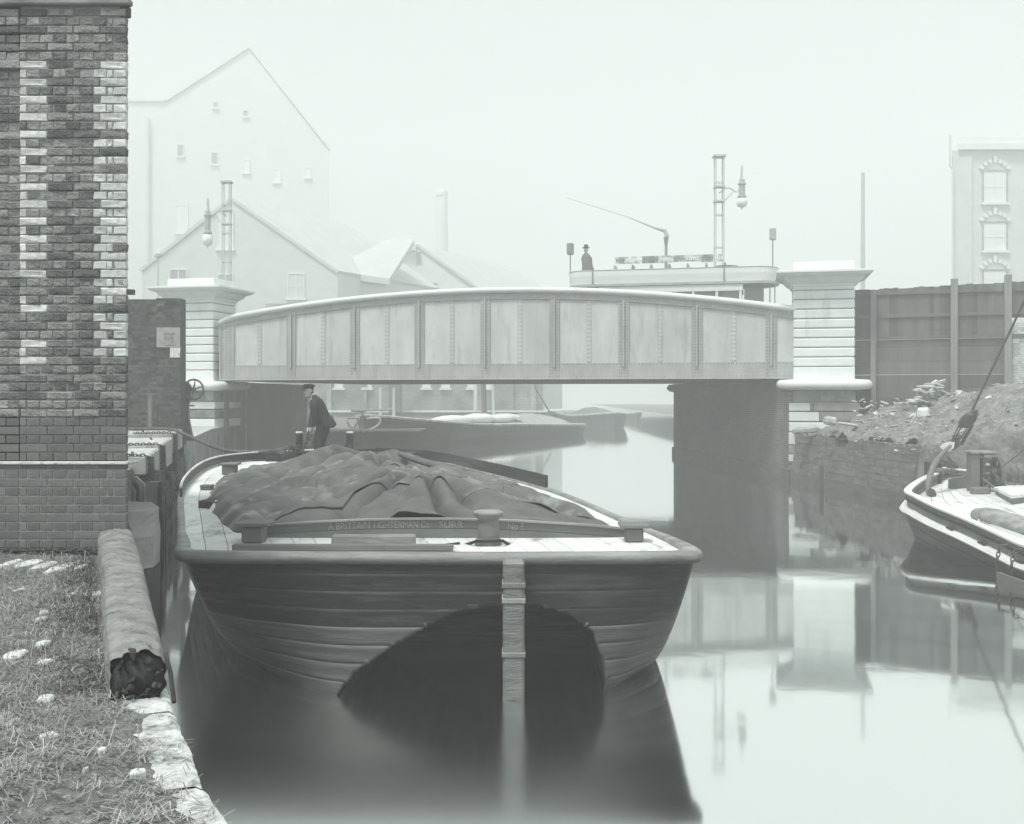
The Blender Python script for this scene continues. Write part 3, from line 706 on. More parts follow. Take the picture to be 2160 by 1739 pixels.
def rivet(s, d, z, r=.023):
    n = 6; mb.add([(s + r * math.cos(2 * math.pi * k / n), d, z + r * math.sin(2 * math.pi * k / n)) for k in range(n)] + [(s + r * .5 * math.cos(2 * math.pi * k / n), d - r * .8, z + r * .5 * math.sin(2 * math.pi * k / n)) for k in range(n)],
                  [tuple(range(n, 2 * n))] + [(k, (k + 1) % n, n + (k + 1) % n, n + k) for k in range(n)])
for i, s in enumerate(sts[:9]):
    z = GB + .1
    while z < gtop(s) - .36:
        for o in ((-.15, -.07, .07, .15) if i else (-.2, -.05, .1)): rivet(s + o, GDF - .05, z)
        z += .115
for i in range(8):
    m_ = (sts[i] + sts[i + 1]) / 2; z = GB + .66
    while z < gtop(m_) - .4:
        rivet(m_ - .05, GDF - .022, z); rivet(m_ + .05, GDF - .022, z); z += .15
s = S0 + .1
while s < S1: rivet(s, GDF - .07, gtop(s) - .2); rivet(s + .06, GDF - .07, gtop(s) - .29); rivet(s, GDF - .035, GB + .55); rivet(s, GDF - .035, GB + .10); s += .135
mb.build('rivet_heads', m_rivet, gd, kind='stuff')
# deck, cross girders, far girder
WD = 16.5
MB(BT).box(S0, S1, GDF + .1, WD, 4.4, 4.8).build('deck', m_under, gd)
for q in range(12):
    d_ = 1.0 + q * 1.3; MB(BT).box(S0 + .1, S1 - .1, d_, d_ + .25, 3.62, 4.41).build('cross_girder', m_under, gd)
MB(BT).box(S0, S1, WD, WD + .3, 3.55, 6.3).build('far_girder', m_frame, gd)
MB(BT).box(S0 + .05, S1 - .05, .07, WD - .1, 3.535, 3.546).build('soffit', m_under, gd)
# road on both approaches
rd = MB(BT); rd.box(-60, S0 - .0, 2.0, WD, 4.5, 4.78); rd.box(S1 + .02, 70, 2.0, WD, 4.5, 4.78)
tag(rd.build('road', m_stoneg, kind='structure'), 'road carried over the canal')
# abutments along the canal
m_abr = brick_mat('abutment_brick', .10, .16, .24, .225, .0763, 'Y', .014)
m_abl = brick_mat('abutment_brick_far', .09, .13, .16, .225, .0763, 'Y', .012)
ra = thing('abutment', 'dark brick abutment under the fence end of the bridge', 'abutment', (9.4, 40, 0))
MB().prism([(9.62, 37.75), (8.03, 53.0), (20, 56), (20, 40.0)], .38, 3.5).build('wall', m_abr, ra)
MB().prism([(9.55, 36.9), (7.95, 53.05), (20, 56), (20, 39.9)], -.5, .38).build('wet_footing', m_wetwall, ra)
MB().lathe([(.3, 3.1), (.5, 3.15), (.62, 3.3), (.5, 3.46), (.2, 3.5)], (8.2, 52.4, 0), 14).build('torus_moulding', m_stoneg, ra, smooth=True)
la = thing('abutment', 'dark brick abutment under the hand wheel end of the bridge', 'abutment', (-11.6, 48, 0))
MB().prism([(-11.62, 43.3), (-11.25, 57.5), (-22, 60), (-22, 46)], .38, 3.5).build('wall', m_abl, la)
MB().prism([(-11.56, 43.2), (-11.2, 57.5), (-22, 60), (-22, 46)], -.5, .38).build('wet_footing', m_wetwall, la)
MB().lathe([(.3, 3.1), (.5, 3.15), (.65, 3.3), (.5, 3.46), (.2, 3.5)], (-11.3, 57.0, 0), 14).build('torus_moulding', m_stone, la, smooth=True)
for y in (46.2,): MB().tube([(-11.53, y, -.2), (-11.53, y, 3.5)], .05, 6).build('down_pipe', m_stoneg, la)
ap = thing('end_pier', 'pale stone end pier on the far side of the bridge, seen behind the man', 'bridge pier', (-11.2, 58.3, 0))
MB().cbox(-12, -11.05, 57.6, 58.6, -.4, 3.1, .05).build('shaft', m_stone, ap)
MB().cbox(-12.1, -10.9, 57.55, 58.8, 3.1, 3.5, .1).build('capping', m_stone, ap)
# ------------------------------------------------------------------ tram on the bridge
random.seed(51)
m_cream = mat('cream_tram_paint', .78, .86, 1, rough=.4, rand=.05)  # cream and dark tram paints lightened to add to the fog
m_tramd = mat('fogged_dark_tram_paint', .20, .28, 2, rough=.4)
m_glass = mat('dim_glass', .12, .2, 1, rough=.15, spec=.6)
m_ad = mat('advert_paint', .3, .65, 6, rough=.7, rand=.5, contrast=.08)
m_dark = mat('dark_cloth', .022, .05, 3, rough=.9, bump=.2)
m_skin = mat('skin', .42, .55, 6, rough=.6)
TD = 6.6; TS0 = bridge_at(1196, TD); TS1 = bridge_at(1640, TD); TL = TS1 - TS0; RZ = 4.79
def TT(s, d, z): return BT(TS0 + s, TD + d, RZ + z)
tr = thing('tram_car', 'pale open topped double deck tram crossing the bridge', 'tram', TT(TL / 2, 1, 0))
W = 2.0
def oval(o, z, L0=0, L1=None):
    L1 = TL if L1 is None else L1; pts = []; r = W / 2 + o
    for k in range(13): a = R(-90 + 180 * k / 12); pts.append((L1 - .75 + (.75 + o) * math.cos(a), W / 2 + r * math.sin(a), z))
    for k in range(13): a = R(90 + 180 * k / 12); pts.append((L0 + .75 + (.75 + o) * math.cos(a), W / 2 + r * math.sin(a), z))
    return pts
MB(TT).loft([oval(.0, .3, 1.4, TL - 1.4), oval(.0, .95, 1.4, TL - 1.4), oval(.02, 1.5, 1.4, TL - 1.4)]).build('lower_body', m_cream, tr)
MB(TT).box(1.5, TL - 1.5, .08, W - .08, 1.5, 2.82).build('saloon_interior', m_glass, tr)
nwin = 6
for k in range(nwin + 1):
    s = 1.5 + (TL - 3.0) * k / nwin; MB(TT).box(s - .05, s + .05, -.02, W + .02, 1.5, 2.82).build('window_pillar', m_cream, tr)
for k in range(nwin):
    s = 1.55 + (TL - 3.0) * k / nwin; MB(TT).box(s, s + (TL - 3.0) / nwin - .1, -.015, .02, 2.1, 2.16).build('window_rail', m_cream, tr)
MB(TT).box(1.4, TL - 1.4, -.04, W + .04, 2.55, 2.82).build('ventilator_band', m_cream, tr)
MB(TT).loft([oval(.0, 2.80), oval(.10, 2.84), oval(.10, 2.92), oval(.0, 2.95)]).build('deck_canopy', m_frame, tr)
MB(TT).loft([oval(.02, 2.955), oval(.06, 3.3), oval(.06, 3.52), oval(.03, 3.52), oval(-.02, 2.96)]).build('deck_panel', m_cream, tr)
MB(TT).loft([oval(.04, 3.525), oval(.08, 3.535), oval(.04, 3.56)]).build('top_rail', m_frame, tr)
for s in (1.1, TL - 2.2): MB(TT).box(s, s + .06, -.085, -.06, 2.95, 3.55).build('panel_strap', m_tramd, tr)
MB(TT).box(TL - 1.35, TL - .55, .3, W - .3, .9, 2.8).build('stair_panel', m_tramd, tr)
for s in (TL - .3, TL - .1, .15):
    MB(TT).tube([(s, .5, .5), (s, .5, 2.85)], .03, 6).build('platform_pole', m_frame, tr)
MB(TT).lathe([(.5, .4), (.55, .5), (.55, 1.3), (.52, 1.35)], (TL - .5, W / 2, 0), 12).build('dash', m_cream, tr)
for s in (2.6, TL - 2.8):
    for d_ in (.35, W - .35): MB(lambda a, b, c, s=s, d_=d_: TT(s + a, d_ + c, .33 + b)).lathe([(.05, -.05), (.33, -.05), (.36, .0), (.33, .05), (.05, .05)], (0, 0, 0), 16).build('wheel', m_tramd, tr)
# advertisement boards and seat backs along the top deck
s = 2.1; k = 0
while s < TL - 2.4:
    w = rnd(.35, .7); b_ = MB(TT).box(s, s + w, .02, .06, 3.80 + rnd(-.03, .03), 4.10).build('advert_board', m_ad, tr)
    mb = MB(TT); x = s + .05
    while x < s + w - .08: cw = rnd(.04, .08); mb.box(x, x + cw, .005, .018, 3.88, 4.02); x += cw + .03
    mb.build('print_mark', m_cream if k % 2 else m_tramd, b_); s += w + .02; k += 1
s = 1.9
while s < TL - 2.0:
    MB(TT).loft([[(s, .3, 3.1), (s + .35, .3, 3.1), (s + .35, .9, 3.1), (s, .9, 3.1)], [(s + .1, .3, 3.78), (s + .16, .3, 3.78), (s + .16, .9, 3.78), (s + .1, .9, 3.78)]]).build('seat', random.choice([m_tramd, m_frame]), tr); s += .78
m_lat0 = mat('fogged_pole_paint', .4, .5, 2, rough=.6)  # pole colour lightened to add to the fog
tm = bridge_at(1405, TD + .8) - TS0
MB(TT).tube([(tm, .8, 2.95), (tm, .8, 4.6), (tm, .8, 5.0)], [.07, .06, .11], 8).build('trolley_mast', m_tramd, tr)
MB(TT).tube([(tm + .05, .8, 5.0), (tm - .05, .8, 5.28), (tm - .5, .8, 5.42), (tm - 1.7, .85, 5.95), (tm - 4.4, .9, 6.9)], [.10, .09, .045, .016, .009], 8).build('trolley_pole', m_lat0, tr)
for px, lab in ((1630, 0), (1203, 1)):
    s = bridge_at(px, TD + .7) - TS0; zb = 3.55 if not lab else 3.5
    MB(TT).tube([(s, .7, zb), (s, .7, 4.75 if not lab else 4.4)], .03, 6).build('sign_post', m_tramd, tr)
    MB(TT).cbox(s - .14, s + .14, .55, .85, 4.72 if not lab else 4.35, 5.2 if not lab else 4.85, .03).build('destination_box', m_tramd if lab else m_frame, tr)
MB(TT).lathe([(.02, 3.56), (.45, 3.62), (.5, 3.66), (.1, 3.7)], (TL - 2.1, .7, 0), 12).build('stair_hood', m_frame, tr)

# passenger standing at the open end of the top deck
pe = thing('person', 'distant person in a dark coat and hat on the tram top deck', 'person', TT(.35, .7, 2.96))
def PP(x, y, z): return TT(.75 + x, .7 + y, 2.96 + z)
def ring(cx, cy, z, rx, ry, n=12): return [(cx + rx * math.cos(2 * math.pi * k / n), cy + ry * math.sin(2 * math.pi * k / n), z) for k in range(n)]
MB(PP).loft([ring(0, 0, 0, .16, .13), ring(0, 0, .5, .17, .14), ring(.02, 0, .8, .2, .15), ring(0, 0, 1.15, .22, .13), ring(-.02, 0, 1.32, .16, .1), ring(-.03, 0, 1.40, .06, .06), ring(-.03, 0, 1.47, .06, .06), ring(-.03, 0, 1.52, .085, .1), ring(-.03, 0, 1.62, .09, .105), ring(-.03, 0, 1.72, .05, .06)]).build('body', m_skin, pe, smooth=True)
MB(PP).loft([ring(.10, 0, .1, .46, .22), ring(.08, 0, .5, .32, .2), ring(.03, 0, .9, .23, .18), ring(.0, 0, 1.2, .24, .15), ring(-.02, 0, 1.34, .17, .12), ring(-.03, 0, 1.44, .075, .075)]).build('coat', mat('grey_overcoat', .12, .17, 3, rough=.9), pe, smooth=True)
MB(PP).loft([ring(-.03, 0, 1.66, .17, .17), ring(-.03, 0, 1.68, .17, .17), ring(-.03, 0, 1.685, .10, .11), ring(-.03, 0, 1.80, .09, .1), ring(-.03, 0, 1.82, .05, .05)]).build('hat', m_dark, pe, smooth=True)

# ------------------------------------------------------------------ lattice lamp standards
m_lat = mat('fogged_lamp_iron', .5, .6, 3, rough=.6)  # iron lightened so the standards sink into the fog
def lattice(px, Y, ztop, wpx, label, lamp_px, lamp_y0, lamp_y1, side):
    b = P(px, HY, Y); w = wpx * Y / F / 2; zb = 4.6
    t = thing('lamp_standard', label, 'street lamp', (b.x, b.y, zb), 'lattice lamp standards on the bridge')
    for sx_ in (-1, 1):
        for sy_ in (-1, 1): MB().bar((b.x + sx_ * w, Y + sy_ * w, zb), (b.x + sx_ * w, Y + sy_ * w, ztop), .045).build('corner_bar', m_lat, t)
    z = zb + .6; k = 0; mb = MB()
    while z < ztop:
        for (x0, y0), (x1, y1) in (((-1, -1), (1, -1)), ((1, -1), (1, 1)), ((1, 1), (-1, 1)), ((-1, 1), (-1, -1))):
            mb.bar((b.x + x0 * w, Y + y0 * w, z), (b.x + x1 * w, Y + y1 * w, z), .035)
        z += (ztop - zb) / 6.2
    mb.build('lacing_bar', m_lat, t)
    MB().box(b.x - w * 1.5, b.x + w * 1.5, Y - w * 1.5, Y + w * 1.5, ztop, ztop + .08).build('head_plate', m_lat, t)
    MB().box(b.x - w * 1.3, b.x + w * 1.3, Y - w * 1.3, Y + w * 1.3, ztop - 1.35, ztop - 1.28).build('collar', m_lat, t)
    MB().box(b.x - w * 1.3, b.x + w * 1.3, Y - w * 1.3, Y + w * 1.3, ztop - 2.0, ztop - 1.93).build('collar', m_lat, t)
    c0 = P(lamp_px, lamp_y0, Y); c1 = P(lamp_px, lamp_y1, Y); H = c0.z - c1.z
    arm = MB().tube(catmull([(b.x, Y, ztop - 1.6), (lerp(b.x, c0.x, .4), Y, ztop - 1.35), (lerp(b.x, c0.x, .85), Y, ztop - 1.5), (c0.x, Y, c0.z + .6), (c0.x, Y, c0.z)], 5), .035, 6).build('lamp_arm', m_lat, t)
    MB().tube([(b.x + side * w, Y, ztop - 2.0), (lerp(b.x, c0.x, .6), Y, ztop - 1.55)], .025, 5).build('arm_stay', m_lat, arm)
    lp = MB().lathe([(.03, 0), (.12, -.02), (.13, -.18), (.19, -.2), (.19, -.25), (.14, -.27), (.14, -.55 * H), (.2, -.58 * H), (.2, -.62 * H), (.17, -.64 * H)], tuple(c0), 12).build('arc_lamp', m_frame, t, smooth=False)
    MB().lathe([(.1, -.63 * H), (.22, -.68 * H), (.25, -.8 * H), (.2, -.93 * H), (.04, -.98 * H), (.03, -1.03 * H)], tuple(c0), 14).build('globe', m_cream, lp, smooth=True)
lattice(1517, 47.5, 13.55, 17, 'tall lattice lamp standard rising behind the tram', 1565, 378, 440, 1)
lattice(478, 51.0, 13.1, 15, 'lattice lamp standard rising behind the hand wheel end pier', 438, 445, 522, -1)
b = P(1820, 365, 52); o = MB().tube([(b.x, 52, 4.6), (b.x, 52, b.z)], [.13, .09], 8).build('tram_pole', m_lat); tag(o, 'plain tapering pole rising beside the fence end pier', 'pole')
b = P(333, 540, 60); o = MB().tube([(b.x, 60, 4.6), (b.x, 60, b.z)], [.08, .05], 8); o.lathe([(.06, -.1), (.22, -.05), (.24, .1), (.08, .25)], tuple(b), 8); o = o.build('street_post', m_lat)
tag(o, 'thin post with a small lamp head left of the hand wheel end pier', 'street lamp')

# ------------------------------------------------------------------ buildings fading in the fog, walls and slates whitened to help
m_far = mat('fog_pale_brick', .56, .66, .6, rough=.95)
m_mill = mat('fog_pale_mill_wall', .66, .72, .4, rough=.95)  # fog paleness put into the wall colour
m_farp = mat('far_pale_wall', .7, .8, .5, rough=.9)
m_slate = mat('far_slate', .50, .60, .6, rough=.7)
m_slate2 = mat('fog_pale_mill_slate', .6, .7, .6, rough=.8)
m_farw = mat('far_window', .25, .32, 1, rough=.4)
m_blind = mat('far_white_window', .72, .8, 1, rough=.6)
def gabled(name, label, pts, Y, ext, zb, m, roof_m, over=.5):
    """gable front traced (px,py) at distance Y, carried back by the vector ext"""
    t = thing(name, label, 'building', P(sum(p[0] for p in pts) / len(pts), HY, Y) * 1.0)
    fr = [P(px, py, Y) for px, py in pts]; e = Vector(ext)
    left, right = fr[0], fr[-1]
    poly = [Vector((left.x, Y, zb))] + fr + [Vector((right.x, Y, zb))]
    n = len(poly); mb = MB(); mb.add(poly + [p + e for p in poly], [tuple(range(n)), tuple(range(2 * n - 1, n - 1, -1))] + [(i, (i + 1) % n, n + (i + 1) % n, n + i) for i in range(n)])
    mb.build('wall', m, t)
    for a, b in zip(fr, fr[1:]):                            # roof slopes, a little proud of the wall
        nrm = Vector((-(b.z - a.z), 0, b.x - a.x)).normalized()
        if nrm.z < 0: nrm = -nrm
        a0, b0 = a + nrm * .05 - e.normalized() * over, b + nrm * .05 - e.normalized() * over
        q = [a0, b0, b0 + e + e.normalized() * over * 2, a0 + e + e.normalized() * over * 2]
        mb = MB(); mb.add(q + [p + nrm * .3 for p in q], [(0, 1, 2, 3), (7, 6, 5, 4), (0, 4, 5, 1), (1, 5, 6, 2), (2, 6, 7, 3), (3, 7, 4, 0)]); mb.build('roof', roof_m, t)
    return t
def win(t, px, py, w, h, Y, m, sill=True, arch=False):
    c = P(px, py, Y); s = Y / F; x0, x1, z0, z1 = c.x - w * s / 2, c.x + w * s / 2, c.z - h * s / 2, c.z + h * s / 2
    mb = MB(); dp = .12; fw = .10
    mb.box(x0 - fw, x0, Y - dp, Y - .01, z0, z1); mb.box(x1, x1 + fw, Y - dp, Y - .01, z0, z1); mb.box(x0 - fw, x1 + fw, Y - dp, Y - .01, z1, z1 + fw * 1.6)
    f = mb.build('window', m_farp if not arch else m_stoneg, t)
    p_ = MB(); p_.box(x0, x1, Y - .06, Y - .02, z0, z1).build('pane', m, f)
    if w * s > .9: MB().box((x0 + x1) / 2 - .04, (x0 + x1) / 2 + .04, Y - .09, Y - .055, z0, z1).box(x0, x1, Y - .088, Y - .056, (z0 + z1) / 2 - .04, (z0 + z1) / 2 + .04).build('glazing_bar', m_farp, f)
    if sill: MB().box(x0 - .25, x1 + .25, Y - .3, Y - .01, z0 - .22, z0).build('sill', m_blind, f)
YM = 158
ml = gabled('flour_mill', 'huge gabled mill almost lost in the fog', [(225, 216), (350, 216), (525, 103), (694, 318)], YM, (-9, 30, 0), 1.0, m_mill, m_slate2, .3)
MB().tube([P(312, 250, YM - .4), P(312, 800, YM - .4)], .22, 6).build('down_pipe', m_far, ml)
for px, py, w, h, m in [(381, 318, 12, 24, m_farw), (453, 335, 12, 24, m_farw), (520, 352, 12, 26, m_blind), (585, 372, 12, 26, m_blind), (384, 463, 24, 58, m_blind), (455, 222, 9, 12, m_farw), (518, 240, 9, 12, m_farw),
                        (460, 478, 22, 50, m_blind), (540, 490, 20, 46, m_blind), (650, 365, 10, 20, m_blind)]: win(ml, px, py, w, h, YM, m)
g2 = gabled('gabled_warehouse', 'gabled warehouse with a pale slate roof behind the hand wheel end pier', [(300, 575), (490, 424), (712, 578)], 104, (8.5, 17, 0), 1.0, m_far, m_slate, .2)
for px, py, w, h, m in [(476, 487, 30, 76, m_blind), (377, 600, 34, 60, m_farw), (625, 604, 32, 50, m_far), (476, 610, 30, 60, m_farw)]: win(g2, px, py, w, h, 104, m)
sh = thing('lean_to_shed', 'low shed with a dark eave beside the gabled warehouse', 'building', P(770, HY, 108))
a, b_ = P(700, 582, 108), P(815, 600, 108)
MB().box(a.x, b_.x, 108, 116, 1, b_.z).build('wall', m_far, sh)
MB().loft([[(a.x - .4, 107.3, a.z - .2), (a.x - .4, 107.3, a.z + .5), (a.x + 5, 117, a.z + 5.2), (a.x + 5, 117, a.z + 4.6)], [(b_.x + .4, 107.3, b_.z - .1), (b_.x + .4, 107.3, b_.z + .5), (b_.x + 2, 117, a.z + 5.0), (b_.x + 2, 117, a.z + 4.4)]]).build('roof', m_slate, sh)
MB().loft([[(P(725, 600, 107.8).x + math.cos(R(q)) * 1.0, 107.9, P(725, 600, 107.8).z + math.sin(R(q)) * 1.2) for q in range(0, 181, 20)] + [(P(725, 600, 107.8).x - 1, 107.9, 2), (P(725, 600, 107.8).x + 1, 107.9, 2)], [(P(725, 600, 107.8).x + math.cos(R(q)) * 1.0, 107.99, P(725, 600, 107.8).z + math.sin(R(q)) * 1.2) for q in range(0, 181, 20)] + [(P(725, 600, 107.8).x - 1, 107.99, 2), (P(725, 600, 107.8).x + 1, 107.99, 2)]]).build('archway', m_blind, sh)
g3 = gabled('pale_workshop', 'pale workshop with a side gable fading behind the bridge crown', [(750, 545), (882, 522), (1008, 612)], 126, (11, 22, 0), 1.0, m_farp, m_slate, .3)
win(g3, 884, 545, 11, 26, 126, m_farw, False)
for px in (884, 915): win(g3, px, 606, 14, 16, 126, m_farw, False)
MB().box(P(752, 0, 125.9).x, P(878, 0, 125.9).x, 125.3, 125.95, P(0, 530, 126).z, P(0, 520, 126).z).build('eave', m_far, g3)
ch = thing('factory_chimney', 'faint tall factory chimney behind the pale workshop', 'chimney', P(932, HY, 190))
cb = P(932, 402, 190); MB().lathe([(1.6, 1), (1.05, cb.z - 3), (1.0, cb.z - 1.2), (1.15, cb.z - 1), (1.15, cb.z - .4), (1.0, cb.z)], (cb.x, 190, 0), 16).build('shaft', m_mill, ch)
YR = 98
rb = thing('stone_trimmed_building', 'tall pale building with arched windows fading behind the fence', 'building', P(2080, HY, YR))
c0, c1 = P(2008, 330, YR), P(2260, 330, YR)
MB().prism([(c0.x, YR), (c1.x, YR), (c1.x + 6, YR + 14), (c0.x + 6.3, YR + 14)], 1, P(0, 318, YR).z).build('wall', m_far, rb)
MB().box(c0.x + .0, P(2048, 0, YR).x, YR - .25, YR - .01, 1, P(0, 332, YR).z).build('pilaster', m_far, rb)
MB().prism([(P(2016, 0, YR).x, YR - .5), (c1.x, YR - .5), (c1.x + 6, YR + 14), (c0.x + 7, YR + 14)], P(0, 318, YR).z + .01, P(0, 305, YR).z).build('cornice', m_farp, rb)
MB().prism([(P(2018, 0, YR).x, YR - .2), (c1.x, YR - .2), (c1.x + 6, YR + 14), (c0.x + 7, YR + 14)], P(0, 305, YR).z + .01, P(0, 292, YR).z).build('parapet', m_farp, rb)
MB().tube([P(2004, 285, YR - .4), P(2004, 350, YR - .4), P(2010, 358, YR - .4), P(2010, 640, YR - .4)], .1, 6).build('rain_pipe', m_far, rb)
for py, h in ((395, 66), (500, 58), (590, 36)):
    win(rb, 2098, py, 48, h, YR, m_blind, True, True)
    c = P(2098, py, YR); s = YR / F
    for k in range(7):                                      # keyed arch stones
        a = R(35 + 110 * k / 6); r0, r1 = 30 * s, (44 if k == 3 else 38) * s; cc = Vector((c.x, 0, c.z + h * s / 2 - 12 * s)); w = .10
        pts = [(cc.x + r * math.cos(a + da), cc.z + r * math.sin(a + da)) for r, da in ((r0, -w), (r1, -w), (r1, w), (r0, w))]
        MB().loft([[(x, YR - .18, z) for x, z in pts], [(x, YR - .02, z) for x, z in pts]]).build('arch_stone', m_farp if k % 2 else m_blind, rb)
# warehouse on the far wharf, seen under the bridge
m_wh = brick_mat('wharf_brick', .2, .3, .34, .45, .15, 'X', .02)
YW = 100
wh = thing('wharf_warehouse', 'long brick wharf warehouse seen under the bridge span', 'building', P(890, HY, YW))
x0, x1 = P(560, 0, YW).x, P(1146, 0, YW).x
MB().box(x0, x1, YW, YW + 10, 1.0, 11.5).build('wall', m_wh, wh)
for px in (715, 775, 900, 940, 995, 1030):
    win(wh, px, 805, 14, 26, YW, m_blind)
for px, w in ((695, 10), (770, 8), (1060, 46), (1125, 12)):
    a = P(px, 0, YW).x; MB().box(a - w * YW / F / 2, a + w * YW / F / 2, YW - .25, YW - .01, 1.4, 9.5).build('pilaster', m_stoneg if w < 20 else m_wh, wh)
wq = MB().box(-40, P(1150, 0, YW).x, YW - 9, YW + 14, -.5, 1.45).build('far_wharf', m_stoneg, kind='structure'); tag(wq, 'far wharf below the brick warehouse')
MB().box(-40, P(1148, 0, YW).x, YW - 9.15, YW - 8.6, 1.452, 1.62).build('wharf_kerb', m_stone, wq)
fg = MB().grid(2, 2, lambda u, v: (-130 + 125 * u, 57 + 140 * v, 1.0)); fg.grid(2, 2, lambda u, v: (14 + 110 * u, 53 + 140 * v, 1.2)).build('far_ground', m_earth, kind='structure').__setitem__('label', 'flat ground behind the wharves')
for px, wpx, lab in ((834, 26, 'thick dark timber post standing on the far wharf behind the sailing barge'), (1003, 8, 'thin pale post on the far wharf nearest the white sprits')):
    a = P(px, HY, 90); w = wpx * 90 / F / 2
    o = MB().cbox(a.x - w, a.x + w, 90 - w, 90 + w, 1.45, 8.8, .05)
    if wpx > 20: o.bar((a.x + w, 90, 5.0), (a.x + w + 1.4, 90, 8.4), .3)
    o = o.build('wharf_post', m_irong if wpx > 20 else m_farp); tag(o, lab, 'post', 'posts on the far wharf')

# ------------------------------------------------------------------ boats beyond the bridge
m_hullf = mat('far_hull', .10, .17, 1.2, stretch=(.4, .4, 3), rough=.6)
def far_hull(t, bow, stern, beam, zb, zs, zm, nose=.22, m=m_hullf, planks=6):
    bow, stern = Vector((*bow, 0)), Vector((*stern, 0)); ax = (stern - bow); L_ = ax.length; ax.normalize(); sd = Vector((-ax.y, ax.x, 0)); N_ = 26
    def outline(tz):
        left, right = [], []
        for k in range(N_ + 1):
            u = k / N_; w = beam / 2 * (min(1, (u / nose)) ** .55 if u < nose else 1) * (1 if u < .88 else 1 - ((u - .88) / .12) ** 2 * .45)
            w *= lerp(.78, 1, tz ** .6); zt = lerp(lerp(zb, zm, min(1, u / .5)), zs, max(0, (u - .5) / .5)) if u > .5 else lerp(zb, zm, 1 - (1 - u / .5) ** 2)
            z = lerp(-.3, zt, tz); c = bow + ax * (u * L_ + (1 - tz) * .5 * (1 - u) - .0)
            left.append(c + sd * w + Vector((0, 0, z))); right.append(c - sd * w + Vector((0, 0, z)))
        return left + right[::-1]
    rings = [outline(k / planks) for k in range(planks + 1)]
    for k in range(planks): MB().loft([rings[k], [p * 1 for p in rings[k + 1]]], True, False).build('hull_strake', m, t)
    MB().loft([[p + Vector((0, 0, -.12)) for p in rings[-1]], [p + Vector((0, 0, -.1)) for p in rings[-1]]]).build('deck', m_cap, t)
    rl = rings[-1] + [rings[-1][0]]; MB().tube([p + Vector((0, 0, .05)) for p in rl], .09, 5, False).build('rail', m_cap, t)
    return bow, ax, sd, rings[-1]
sb = thing('sailing_barge', 'big sailing barge moored beyond the bridge, bow towards the man', 'barge', (-7, 66, 0))
bow, ax, sd, top = far_hull(sb, (-8.6, 61.5), (3.9, 82.5), 6.2, 1.75, .62, .95, .2)
def SB(u, w, z): return bow + ax * u + sd * w + Vector((0, 0, z))
for u, w, r_, h in ((9.2, 0, .38, .5), (12.5, .1, .42, .62), (15.2, -.2, .4, .55)):
    mb = MB(); rings = []
    for k in range(10):
        q = k / 9; rr_ = r_ * (.6 + .4 * math.sin(q * math.pi)) * (1 + .1 * nz(q * 9, u)); c = SB(u - 1.8 + 3.6 * q, w, 1.0 + r_ * .8)
        rings.append([tuple(c + sd * rr_ * math.cos(a) * 2.0 + Vector((0, 0, rr_ * math.sin(a) * .9))) for a in [2 * math.pi * j / 10 for j in range(10)]])
    mb.loft(rings).build('rolled_canvas', m_stone, sb, smooth=True)
mb = MB(); mb.grid(20, 12, lambda u, v: tuple(SB(15.5 + 6 * u, -2.2 + 4.4 * v, .9 + .7 * math.sin(math.pi * v) * (.7 + .3 * math.sin(math.pi * u)) + .08 * nz(u * 9, v * 9)))).build('tarpaulin', m_frame, sb, smooth=True)
for u, w0, z1, r_, m_ in ((13.6, .2, 8.8, .12, m_blind), (13.9, -.3, 8.6, .10, m_blind), (13.2, 0, 8.9, .2, m_irong), (2.3, .5, 3.4, .1, m_blind), (2.3, -.5, 3.4, .1, m_blind)):
    MB().tube([SB(u, w0, .9), SB(u - .6 * (1 if u > 5 else 0), w0, z1)], [r_, r_ * .7], 7).build('spar', m_, sb)
MB().tube([SB(23.2, 0, 1.0), SB(20.2, 0, 3.4), SB(19.5, 0, 5.4)], .05, 5).build('stay', m_irong, sb)
MB().tube([SB(0.2, .0, 2.0), SB(-1.0, 0, 2.05), SB(3, 0, 2.1)], [.08, .06, .1], 6).build('bowsprit', m_stoneg, sb)
for q, c in ((0, P(745, 888, 60.5)), (1, P(786, 888, 61.2))):   # white rope loops over the bow
    pts = [(c.x - .35, c.y, c.z + .12), (c.x + .35, c.y, c.z + .16), (c.x + (.2 if not q else .42), c.y, c.z - .1), (c.x + (.05 if not q else .1), c.y, c.z - .38), (c.x - (.2 if not q else .5), c.y, c.z - (.30 if not q else .62)), (c.x - (.34 if not q else .55), c.y, c.z - (0 if not q else .66))]
    MB().tube(catmull([Vector(p) for p in pts], 5), .055, 6).build('white_rope_loop', m_blind, sb, smooth=True)
